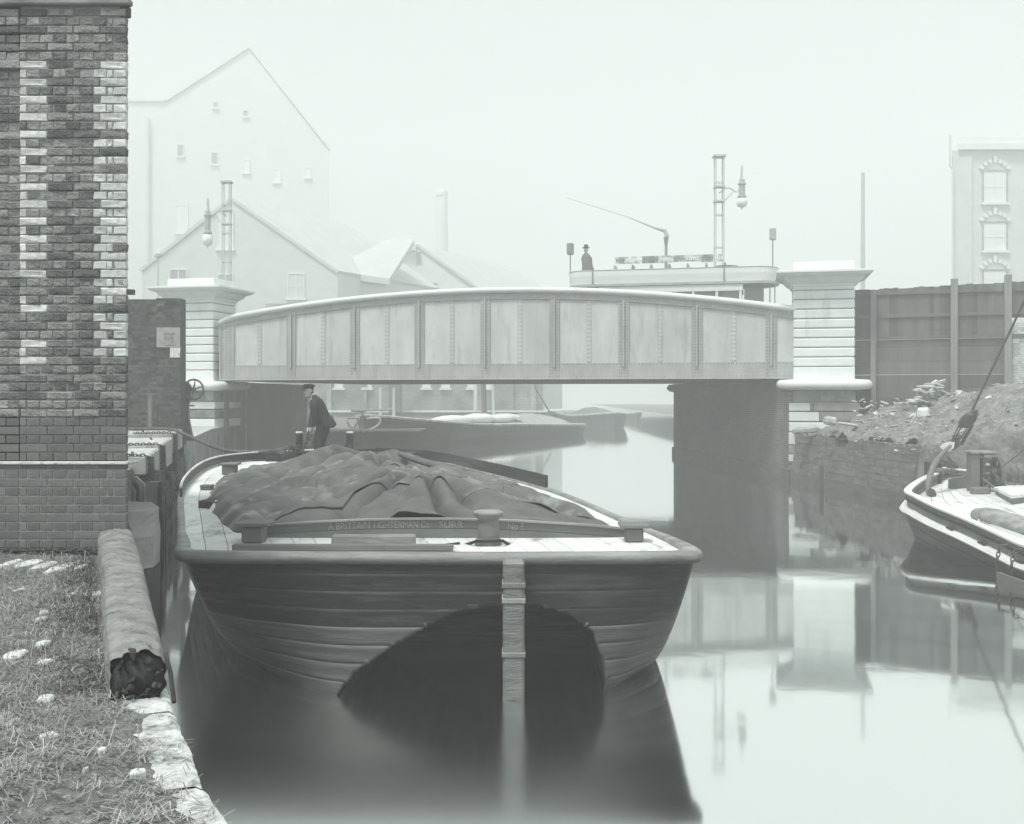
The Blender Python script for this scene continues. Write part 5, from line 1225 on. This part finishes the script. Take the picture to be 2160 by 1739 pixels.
# ------------------------------------------------------------------ sailing barge bow on the right
random.seed(81)
rbt = thing('moored_barge', 'sailing barge bow with pale deck and white rubbing strake at the right', 'barge', (9.5, 20, 0))
m_rail = mat('white_rail_paint', .66, .82, 4, rough=.6, bump=.2, stain=(.3, 4, (1, 1, 1), .62, .85))
m_bul = mat('grey_bulwark', .14, .2, 2.5, stretch=(1, 1, 4), rough=.6, bump=.2, rand=.1)
port = [(8.82, 8.0), (8.67, 11), (8.52, 14), (8.4, 16.5), (8.32, 18.0), (8.18, 19.4), (8.035, 20.5), (8.055, 21.7), (8.448, 22.8), (9.508, 24.8), (10.45, 26.3), (10.95, 27.2)]
axd = Vector((.02, 1, 0)).normalized(); axn = Vector((axd.y, -axd.x, 0)); stem = Vector((11.15, 27.55, 0))
def mirror(p): q = Vector((*p, 0)) - stem; w = q.dot(axn); return stem + q - axn * 2 * w
pp = catmull([Vector((x, y, 0)) for x, y in port], 6); sp2 = [mirror((p.x, p.y)) for p in pp]
out = pp + [stem] + sp2[::-1]
def rise_y(y): return interp(y, [(8, -.52), (14, -.52), (17.6, -.44), (19.4, -.22), (21.3, 0), (24, .05), (28, .14)])
def rise(p): return rise_y(p.y)
def on_deck(px, py, h):
    Y = 12.0
    while Y < 28 and CZ - (py - HY) * Y / F > .71 + rise_y(Y) + h: Y += .05
    return P(px, py, Y)
def offs(i, o):
    a, b = out[max(i - 1, 0)], out[min(i + 1, len(out) - 1)]; d = (b - a).normalized(); return out[i] + Vector((-d.y, d.x, 0)) * o
def band(prof, name, m, smooth=False):
    return MB().loft([[tuple(offs(i, o) + Vector((0, 0, z + rise(out[i])))) for o, z in prof] for i in range(len(out))], True, True).build(name, m, rbt, smooth=smooth)
zs = [-.4, -.12, .12, .34, .56]
for k in range(4): band([(-.32 + .09 * k * 1.0, zs[k] + .004), (-.32 + .09 * (k + 1), zs[k + 1] - .004), (-.4 + .09 * (k + 1), zs[k + 1] - .004), (-.4 + .09 * k, zs[k] + .004)], 'hull_strake', m_hull)
band([(-.02, .56), (.09, .57), (.12, .61), (.09, .66), (-.06, .67)], 'rubbing_strake', m_rail)
band([(-.04, .675), (-.03, .80), (-.08, .80), (-.08, .675)], 'lower_bulwark', m_bul)
band([(-.0, .802), (.0, .83), (-.09, .83), (-.09, .802)], 'moulding', m_hull)
band([(-.03, .832), (-.015, .95), (-.08, .95), (-.08, .832)], 'upper_bulwark', m_bul)
band([(.03, .952), (.03, .985), (-.12, .985), (-.12, .952)], 'rail', m_rail)
for y in (14.5, 16.4, 17.6, 18.7, 19.8):                    # scuppers
    i = min(range(len(pp)), key=lambda q: abs(pp[q].y - y)); p = offs(i, .005); MB().box(p.x - .03, p.x + .03, p.y - .12, p.y + .12, .675 + rise_y(p.y), .71 + rise_y(p.y)).build('scupper', m_rotshade, rbt)
# deck planks
NP = 20
for k in range(NP):
    rings = []
    for j in range(0, len(pp)):
        a, b = pp[j], sp2[j]; p0, p1 = a.lerp(b, (k + .02) / NP), a.lerp(b, (k + .98) / NP); z = .70 + rise(a) + .05 * math.sin(math.pi * (k + .5) / NP)
        e = (b - a).normalized() * .1
        if k == 0: p0 = a + e
        if k == NP - 1: p1 = b - e
        rings.append([(p0.x, p0.y, z), (p1.x, p1.y, z), (p1.x, p1.y, z - .04), (p0.x, p0.y, z - .04)])
    MB().loft(rings).build('deck_plank', m_deck, rbt)
DZ = .78
# windlass: two bitts, barrel, gear wheel, pawl, chain
wl_ = thing('anchor_windlass', 'black iron windlass with toothed wheel and wound chain on the right barge', 'windlass', (10.7, 24.0, DZ))
bx0 = P(2068, 1000, 24.2).x
def slab(x, y, w, t_, z0, z1, lean, name, m, par):
    return MB().loft([[(x - t_, y - w, z0), (x + t_, y - w, z0), (x + t_, y + w, z0), (x - t_, y + w, z0)], [(x - t_, y - w * .55 + lean, z1), (x + t_, y - w * .55 + lean, z1), (x + t_, y + w * .55 + lean, z1), (x - t_, y + w * .55 + lean, z1)]]).build(name, m, par)
MB().cbox(bx0 - .26, bx0 - .06, 24.05, 24.35, DZ - .05, 1.66, .02).build('windlass_bitt', m_bul, wl_)
MB().cbox(bx0 - .02, bx0 + .16, 24.0, 24.3, DZ - .05, 1.55, .02).build('windlass_bitt', m_iron, wl_)
MB().cbox(bx0 - .30, bx0 + .30, 23.98, 24.4, 1.66, 1.72, .012).build('bitt_head', m_timber, wl_)
MB().cbox(bx0 - .0, bx0 + .34, 24.0, 24.4, 1.58, 1.64, .012).build('bitt_head', m_timber, wl_)
MB().tube([(bx0 + .2, 24.2, 1.25), (bx0 + .45, 24.2, 1.25), (bx0 + .5, 24.2, 1.25), (bx0 + 2.6, 24.2, 1.22)], [.10, .10, .20, .19], 12).build('barrel', m_irong, wl_, smooth=True)
gx = bx0 + .36; mb = MB(); mb.torus((gx, 24.15, 1.22), .30, .045, 'x', 32, 6)
for k in range(36):
    a = 2 * math.pi * k / 36; mb.box(gx - .05, gx + .05, 24.15 + .335 * math.cos(a) - .018, 24.15 + .335 * math.cos(a) + .018, 1.22 + .335 * math.sin(a) - .018, 1.22 + .335 * math.sin(a) + .018)
mb.build('gear_wheel', m_irong, wl_)
mb = MB()
for k in range(6): a = R(60 * k); mb.bar((gx, 24.15, 1.22), (gx, 24.15 + .3 * math.cos(a), 1.22 + .3 * math.sin(a)), .05)
mb.build('spoke', m_iron, wl_)
for x_, r_ in ((bx0 + .22, .17), (bx0 + .08, .10)): MB().tube([(x_ - .03, 24.0, 1.05), (x_ + .03, 24.0, 1.05)], r_, 14).build('pinion', m_iron, wl_)
for k, (x_, z_) in enumerate(((.07, 1.40), (.07, 1.2), (.08, 1.05), (.07, .92))): MB().lathe([(.02, 0), (.05, .0), (.045, .04), (.01, .05)], (bx0 + x_, 23.985, z_), 8).build('boss', m_stoneg if k == 0 else m_irong, wl_)
MB().bar((bx0 - .08, 23.9, 1.12), (bx0 + .20, 23.5, DZ), .035).build('pawl_lever', m_irong, wl_)
for x_ in (.18, .24): MB().torus((bx0 + x_, 23.5, DZ + .03), .045, .016, 'y', 12, 5).build('shackle_ring', m_irong, wl_)
mb = MB()
for k in range(3):
    x_ = bx0 + .62 + k * .16; chain(mb, [(x_ + .03, 24.38, 1.3), (x_, 24.2, 1.46), (x_ - .02, 24.02, 1.36), (x_, 23.97, 1.2), (x_ + .05, 23.98, .95)], .085, .014)
chain(mb, [(bx0 + .42, 24.0, 1.5), (bx0 + .40, 23.85, 1.1), (bx0 + .38, 23.8, DZ + .05), (bx0 + .5, 23.7, DZ + .02)], .08, .013)
mb.build('wound_chain', m_irong, wl_)
MB().cbox(bx0 - .42, bx0 - .05, 23.55, 23.8, DZ - .04, DZ + .16, .03).build('step_block', m_bul, wl_)
o = stone_mesh(random.Random(3), .12, .1, .16).build('canvas_bundle', m_stone, smooth=True); o.matrix_basis = Matrix.Translation((bx0 + .62, 23.55, DZ + .1)); tag(o, 'small crumpled pale bundle on deck below the windlass chain', 'bundle')
# stem head knee
MB().loft([[(stem.x - .75 + a, stem.y - 1.5 + b, z) for a, b in ((-.10, 0), (.10, 0), (.25, 1.0), (.05, 1.0))] for z in (.6, 1.0, 1.3)]).build('stem_knee', m_hull, rbt)
MB().loft([[P(2040, 1040, 24.8) + Vector((0, 0, 0)), P(2066, 1040, 24.8), P(2066, 950, 24.8), P(2052, 975, 24.8), P(2035, 1005, 24.8), P(2000, 1012, 24.8), P(2000, 1030, 24.8)], [p + Vector((.1, .25, 0)) for p in [P(2040, 1040, 24.8), P(2066, 1040, 24.8), P(2066, 950, 24.8), P(2052, 975, 24.8), P(2035, 1005, 24.8), P(2000, 1012, 24.8), P(2000, 1030, 24.8)]]]).build('knee', m_bul, rbt)
# stay fall blocks and the forestay
fs = thing('forestay', 'dark forestay with heavy tackle block running up from the right barge bow', 'rigging', P(2010, 945, 26.2))
lo, b1, b2, hi = P(2008, 945, 26.2), P(2032, 898, 25.9), P(2050, 868, 25.7), P(2160, 637, 24.2)
top_ = b2 + (hi - b2) * 1.75
MB().tube([b2, top_], .028, 7).build('stay_rope', m_iron, fs)
dv = (b2 - lo).normalized(); sv = Vector((dv.z, 0, -dv.x))
def blockat(c, L_, w, t_, name):
    rings = []
    for k in range(7):
        q = k / 6; ww = w * math.sin(math.pi * (.12 + .76 * q)); p = c + dv * (q - .5) * L_
        rings.append([tuple(p + sv * ww * math.cos(a) + Vector((0, 1, 0)) * t_ * math.sin(a)) for a in [2 * math.pi * j / 10 for j in range(10)]])
    return MB().loft(rings).build(name, m_iron, fs, smooth=True)
u1 = blockat(P(2047, 884, 25.75), .52, .16, .1, 'upper_block'); blockat(P(2033, 888, 25.95), .40, .12, .1, 'block_cheek'); blockat(P(2011, 938, 26.2), .34, .16, .12, 'lower_block')
MB().cbox(*(lambda c: (c.x - .14, c.x + .12, c.y - .1, c.y + .1, c.z - .03, c.z + .03))(P(2052, 874, 25.7)), .01).build('block_strap', m_irong, u1)
mb = MB()
for a, b_ in (((2005, 935), (2024, 895)), ((2012, 930), (2028, 900)), ((2018, 936), (2040, 905)), ((2024, 938), (2048, 900)), ((2030, 936), (2052, 898)), ((2009, 920), (2032, 920)), ((2012, 925), (2030, 924)), ((2022, 915), (2024, 940))):
    mb.tube([P(*a, 26.1), P(*b_, 25.85)], .018, 5)
mb.build('tackle_fall', m_iron, fs)
MB().tube([P(2028, 938, 26.1), P(2043, 912, 25.9), P(2052, 896, 25.8)], .04, 7).build('preventer', m_iron, fs)
# anchor hung over the rail
an = thing('stock_anchor', 'iron anchor with a pale fluke leaning over the right barge rail', 'anchor', P(1962, 1060, 23.6))
arm = catmull([P(2006, 940, 24.3), P(1990, 955, 24.2), P(1974, 975, 24.0), P(1963, 1000, 23.8), P(1957, 1030, 23.6), P(1961, 1045, 23.5), P(1972, 1052, 23.45)], 5)
n_ = len(arm); MB().tube(arm, [.022 + .045 * math.sin(math.pi * min(1, (i + 2) / (n_ + 2))) for i in range(n_)], 8).build('arm', m_irong, an, smooth=True)
def fluke(pts, Y, name, m):
    f = [P(x, y, Y) for x, y in pts]; cc = sum(f, Vector()) / len(f)
    MB().loft([f, [cc + (p - cc) * .97 + Vector((.01, .05, 0)) for p in f]]).build(name, m, an)
fluke([(1983, 943), (1990, 936), (2004, 932), (2014, 933), (2012, 945), (2004, 953), (1992, 953)], 24.32, 'palm', m_rail)
fluke([(1956, 1036), (1962, 1029), (1972, 1034), (1976, 1044), (1971, 1052), (1962, 1048)], 23.3, 'palm', m_iron)
MB().tube([P(1967, 992, 23.9), P(1990, 992, 24.1), P(2018, 996, 24.6)], [.06, .05, .045], 8).build('shank', m_irong, an, smooth=True)
MB().tube([P(1982, 968, 24.3), P(2018, 986, 24.8)], .045, 8).build('stock', m_irong, an, smooth=True)
MB().tube([P(1998, 962, 24.3), P(2016, 984, 24.9)], .03, 6).build('cathead_bar', m_irong, an)
mb = MB(); chain(mb, [P(1986, 978, 24.3), P(1998, 983, 24.4), P(2012, 990, 24.5)], .09, .016); chain(mb, [P(1990, 1012, 24.2), P(2004, 1004, 24.4)], .09, .016); mb.build('cable', m_irong, an)
# fore hatch and rolled sail on deck
fh = thing('fore_hatch', 'low white topped hatch cover on the right barge deck', 'hatch', (10.6, 21.6, DZ))
hp = [on_deck(2100, 1026, .22), on_deck(2135, 1046, .22), on_deck(2230, 1034, .22), on_deck(2180, 1016, .22)]
hp = [(p.x, p.y) for p in hp]; MB().prism(hp, DZ - .35, .88).build('coaming', m_bul, fh)
cxh = sum(p[0] for p in hp) / 4; cyh = sum(p[1] for p in hp) / 4; MB().prism([(cxh + (x - cxh) * 1.06, cyh + (y - cyh) * 1.06) for x, y in hp], .885, .95).build('lid', m_deck, fh)
rs_ = thing('folded_sail', 'long bundle of folded canvas on the right barge deck', 'sail', (8.9, 19.4, DZ))
pts = [on_deck(2062, 1088, .12), on_deck(2085, 1088, .13), on_deck(2120, 1098, .13), on_deck(2180, 1118, .13), on_deck(2260, 1146, .13)]
pc = catmull(pts, 6); mb = MB(); rings = []
for i, p in enumerate(pc):
    d = (pc[min(i + 1, len(pc) - 1)] - pc[max(i - 1, 0)]).normalized(); s_ = Vector((-d.y, d.x, 0)); g = min(1, (i + 1.5) / 4)
    rings.append([tuple(p + s_ * (.32 * g * math.cos(a)) * (1 + .12 * nz(i * .5, a)) + Vector((0, 0, .15 * g * math.sin(a) * (1 + .2 * nz(i * .4, a + 5))))) for a in [2 * math.pi * j / 14 for j in range(14)]])
mb.loft(rings).build('canvas_roll', m_rub, rs_, smooth=True)
o = MB().bar(on_deck(2068, 1098, .05), on_deck(2230, 1160, .05), .10, .06).build('sweep_oar', m_rail); tag(o, 'pale wooden sweep lying along the folded sail', 'oar')
MB().tube([P(2093, 1002, 23.2), P(2160, 950, 22.0)], .012, 5).build('lashing_line', m_iron, wl_)
ms = MB().tube([(11.0, 18.5, .2), (11.0, 18.5, 13)], [.2, .15], 10).build('mast', m_timber, rbt)
mb = MB()
for q, px in enumerate((2124, 2140)):
    a = P(px, 1160 + q * 6, 14.5); yy_ = 17.4 - q * .5; chain(mb, [(8.1, yy_, .56), (7.95, yy_, .50), (7.9, yy_, .2), (7.92, yy_, .0)], .09, .012)
mb.build('side_chain', m_iron, rbt)
MB().box(7.86, 7.91, 16.3, 17.3, -.1, .12).build('leeboard', m_bul, rbt)
# ------------------------------------------------------------------ the lighterman
random.seed(91)
FX, FY, FZ = -4.14, 22.9, 1.50
pm = thing('person', 'man in a dark jacket and flat cap stooping on the far end of the lighter', 'person', (FX, FY, FZ))
MS = 1.04
def MP(x, y, z): return Vector((FX + x * MS, FY + y * MS, FZ + z * MS))
def skin_body(name, joints, edges, m, parent, root=0, sub=2):
    me = bpy.data.meshes.new(name); me.from_pydata([tuple(MP(*j[:3])) for j in joints], edges, [])
    o = bpy.data.objects.new(name, me); COL.objects.link(o); me.materials.append(m)
    sk = o.modifiers.new('skin', 'SKIN'); sk.use_smooth_shade = True
    for i, j in enumerate(joints):
        v = me.skin_vertices[0].data[i]; v.radius = (j[3], j[4] if len(j) > 4 else j[3]); v.use_root = (i == root)
    sb_ = o.modifiers.new('subd', 'SUBSURF'); sb_.levels = sub; sb_.render_levels = sub
    bpy.context.view_layer.update(); dg = bpy.context.evaluated_depsgraph_get()
    me2 = bpy.data.meshes.new_from_object(o.evaluated_get(dg)); o.modifiers.clear(); o.data = me2; me2.name = name
    if not me2.materials: me2.materials.append(m)
    me2.polygons.foreach_set('use_smooth', [True] * len(me2.polygons)); attach(o, parent); return o
# he faces left and a little towards the viewer; hips back, shoulders forward
J = [(.09, .02, .80, .12, .14), (.03, .0, 1.02, .12, .15), (-.05, -.03, 1.24, .13, .16), (-.13, -.06, 1.36, .055), (-.165, -.075, 1.42, .055),   # 0 pelvis 1 waist 2 chest 3 neck 4 neck top
     (.06, -.10, .76, .085), (-.02, -.16, .43, .062), (.05, -.13, .10, .045), (-.07, -.20, .04, .042),                                    # 5 near leg
     (.10, .12, .76, .085), (.03, .10, .42, .062), (.10, .14, .10, .045), (-.0, .10, .04, .042),                                          # 9 far leg
     (-.06, -.19, 1.26, .06), (-.04, -.25, 1.01, .047), (-.09, -.20, .80, .034), (-.105, -.20, .745, .034, .022),                          # 13 near arm
     (-.10, .14, 1.24, .06), (-.15, .16, 1.0, .047), (-.20, .04, .78, .034), (-.215, .01, .725, .034, .022)]                              # 17 far arm
E = [(0, 1), (1, 2), (2, 3), (3, 4), (0, 5), (5, 6), (6, 7), (7, 8), (0, 9), (9, 10), (10, 11), (11, 12), (2, 13), (13, 14), (14, 15), (15, 16), (2, 17), (17, 18), (18, 19), (19, 20)]
body = skin_body('body', J, E, m_skin, pm)
# head: lathe-like loft with brow, nose and jaw, turned to the viewer
HC = Vector((-.20, -.09, 1.515)); yaw = R(-38)
def HP(x, y, z):                                            # local head: -y is the face
    c, s_ = math.cos(yaw), math.sin(yaw); x2, y2 = x * c - y * s_, x * s_ + y * c
    return MP(HC.x + x2, HC.y + y2, HC.z + z)
rings = []
for z, w, f, bk_ in ((-.135, .030, .070, -.02), (-.115, .048, .088, .02), (-.08, .062, .092, .06), (-.04, .070, .090, .085), (0, .074, .092, .098), (.04, .076, .095, .104), (.075, .072, .088, .098), (.105, .05, .06, .07), (.12, .02, .02, .03)):
    r_ = []
    for k in range(20):
        a = 2 * math.pi * k / 20; cx_, sy_ = math.cos(a), math.sin(a); yy = -f * max(0, -sy_) ** .9 if sy_ < 0 else bk_ * sy_
        if k == 15 and -.06 < z < .02: yy -= .022 if z < -.02 else .012
        if k in (13, 17) and -.01 < z < .03: yy += .010
        r_.append(HP(cx_ * w, yy, z))
    rings.append(r_)
hd = MB().loft(rings).build('head', m_skin, body, smooth=True)
m_hair = mat('dark_hair', .03, .05, 10, rough=.8)
for sx_ in (-1, 1):
    MB().loft([[HP(sx_ * (.072 + .012 * q), .01 + .02 * math.cos(a), -.005 + .032 * math.sin(a)) for a in [2 * math.pi * j / 8 for j in range(8)]] for q in (0, 1)]).build('ear', m_skin, hd)
    MB().loft([[HP(sx_ * .030 + .013 * math.cos(a), -.088 - .004 * q, .006 + .006 * math.sin(a)) for a in [2 * math.pi * j / 8 for j in range(8)]] for q in (0, 1)]).build('eye', m_hair, hd)
MB().loft([[HP(.024 * math.cos(a), -.091 - .004 * q, -.072 + .006 * math.sin(a)) for a in [2 * math.pi * j / 8 for j in range(8)]] for q in (0, 1)]).build('mouth', m_hair, hd)
MB().loft([[HP(.080 * math.cos(a), (.098 if math.sin(a) > 0 else .04) * math.sin(a) + .012, z) for a in [2 * math.pi * j / 16 for j in range(16)]] for z in (-.05, .0, .05)]).build('hair', m_hair, pm, smooth=True)
# flat cap with a peak
MB().loft([[HP(r_ * .9 * math.cos(a) * 1.0, r_ * 1.12 * math.sin(a) + .0, z) for a in [2 * math.pi * j / 20 for j in range(20)]] for r_, z in ((.088, .045), (.092, .055), (.122, .085), (.128, .10), (.11, .125), (.06, .14), (.01, .143))]).build('cap', m_dark, pm, smooth=True)
MB().loft([[HP(.075 * math.cos(a), -.075 - .075 * math.sin(a), .052 - .03 * math.sin(a) + dz) for a in [math.pi * j / 12 for j in range(13)]] for dz in (0, .012)], True, True).build('cap_peak', m_dark, pm, smooth=True)
# hands: palms with five bent fingers closing on the chain
for hx, hy, hz, sg in ((-.105, -.20, .745, 1), (-.215, .01, .725, -1)):
    MB(MP).loft([[(hx + .040 * math.cos(a), hy + .020 * math.sin(a), hz + z) for a in [2 * math.pi * j / 10 for j in range(10)]] for z in (.03, .0, -.04, -.07)]).build('palm', m_skin, body, smooth=True)
    for q in range(4):
        fx_ = hx - .030 + .020 * q; L_ = (.055, .066, .062, .05)[q]
        MB(MP).tube([(fx_, hy, hz - .06), (fx_ - .005, hy - .016 * sg, hz - .06 - L_ * .5), (fx_ + .004, hy - .034 * sg, hz - .06 - L_ * .75), (fx_ + .01, hy - .03 * sg, hz - .06 - L_ * .6)], [.0095, .009, .008, .007], 6).build('finger', m_skin, body, smooth=True)
    MB(MP).tube([(hx - .036, hy, hz - .01), (hx - .058, hy - .02 * sg, hz - .04), (hx - .050, hy - .034 * sg, hz - .075)], [.012, .010, .008], 6).build('thumb', m_skin, body, smooth=True)
# clothes
def er(c, rx, ry, ax_=(0, 0), n=18, bump=0):
    return [MP(c[0] + rx * math.cos(2 * math.pi * k / n) + ax_[0] * math.cos(2 * math.pi * k / n), c[1] + ry * math.sin(2 * math.pi * k / n), c[2] + ax_[1] * math.cos(2 * math.pi * k / n) + bump * math.sin(6 * math.pi * k / n)) for k in range(n)]
jk = MB().loft([er((.145, .0, .74), .185, .20, (0, .03), bump=.012), er((.12, .0, .80), .185, .20, (0, .03)), er((.07, -.0, .93), .165, .19, (0, .04)), er((.02, -.0, 1.06), .158, .19, (0, .045)), er((-.03, -.02, 1.19), .155, .215, (0, .05)), er((-.065, -.03, 1.29), .13, .20, (0, .05)), er((-.095, -.045, 1.355), .085, .12, (0, .04)), er((-.13, -.06, 1.405), .062, .066, (0, .03))], True, False).build('jacket', m_dark, pm, smooth=True)
jk.modifiers.new('t', 'SOLIDIFY').thickness = .008
MB().loft([er((.20, .02, .78), .13, .17, (0, .0)), er((.27, .02, .80), .085, .13, (0, .02)), er((.17, .01, .96), .09, .13, (0, .05))]).build('jacket_tail', m_dark, pm, smooth=True)
for pts, rr_ in (([(-.04, -.15, 1.30), (-.05, -.225, 1.20), (-.04, -.255, 1.0), (-.08, -.215, .86), (-.097, -.205, .775)], [.07, .082, .07, .058, .05]), ([(-.08, .10, 1.28), (-.12, .16, 1.18), (-.16, .165, 1.0), (-.19, .06, .83), (-.205, .025, .76)], [.07, .082, .07, .058, .05])):
    MB(MP).tube(catmull([Vector(p) for p in pts], 4), [lerp(rr_[min(int(i / 4), 3)], rr_[min(int(i / 4) + 1, 4)], (i % 4) / 4) for i in range(17)], 12).build('sleeve', m_dark, pm, smooth=True)
m_trs = mat('dark_trousers', .028, .05, 4, rough=.95, bump=.2)
for leg in ([(.10, -.05, .86), (.065, -.10, .74), (.01, -.14, .56), (-.02, -.16, .42), (.02, -.145, .25), (.045, -.135, .07)], [(.12, .06, .86), (.10, .11, .74), (.06, .11, .56), (.03, .10, .42), (.07, .12, .25), (.095, .14, .07)]):
    MB(MP).tube(catmull([Vector(p) for p in leg], 4), [interp(i, [(0, .115), (4, .11), (8, .092), (12, .08), (16, .076), (20, .078)]) for i in range(21)], 14).build('trouser_leg', m_trs, pm, smooth=True)
for bx_, by_ in ((.04, -.14), (.09, .14)):
    MB(MP).loft([[(bx_ - .02 + x_, by_ - .03 + y_, z) for x_, y_ in ((.08, .035), (.08, -.045), (0, -.055), (-.13, -.075), (-.19, -.05), (-.19, -.01), (-.12, .02), (0, .04))] if z < .05 else [(bx_ - .02 + x_ * sc_, by_ - .02 + y_ * .9, z) for x_, y_ in ((.075, .035), (.075, -.04), (0, -.05), (-.13, -.06), (-.17, -.045), (-.17, -.015), (-.12, .02), (0, .04))] for z, sc_ in ((-.01, 1), (.03, 1), (.065, .95), (.10, .5))]).build('boot', m_trs, pm)
MB(MP).loft([[(-.165 + .01, -.125, 1.30), (-.12, -.165, 1.30), (-.13, -.15, 1.40)], [(-.175, -.115, 1.30), (-.13, -.16, 1.31), (-.14, -.14, 1.40)]]).build('neckerchief', m_skin, pm)
mb = MB(); hA = MP(-.11, -.21, .66); hB = MP(-.22, -.02, .64)
chain(mb, [MP(-.10, -.22, .72), MP(-.16, -.22, .55), MP(-.30, -.1, .34), MP(-.42, .1, .24)], .07, .012); chain(mb, [MP(-.215, .0, .70), MP(-.26, .03, .5), MP(-.34, .1, .3)], .07, .012)
o = mb.build('hand_chain', m_iron); tag(o, 'rusty chain held by the stooping man above the bitt', 'chain')
# ------------------------------------------------------------------ fog: one closed box of even, pale air
mh = bpy.data.materials.new('pale_fog'); mh.use_nodes = True
t = mh.node_tree; t.nodes.clear(); o_ = t.nodes.new('ShaderNodeOutputMaterial'); pv = t.nodes.new('ShaderNodeVolumePrincipled')
pv.inputs['Color'].default_value = (0.955, 0.985, 0.975, 1); pv.inputs['Density'].default_value = HAZE = 0.0053
pv.inputs['Anisotropy'].default_value = 0.0
t.links.new(pv.outputs[0], o_.inputs['Volume'])
hz = MB().box(-135, 140, -12, 246, -1.2, 62).build('haze', mh, kind='stuff'); tag(hz, 'pale river fog filling the whole view', 'fog')
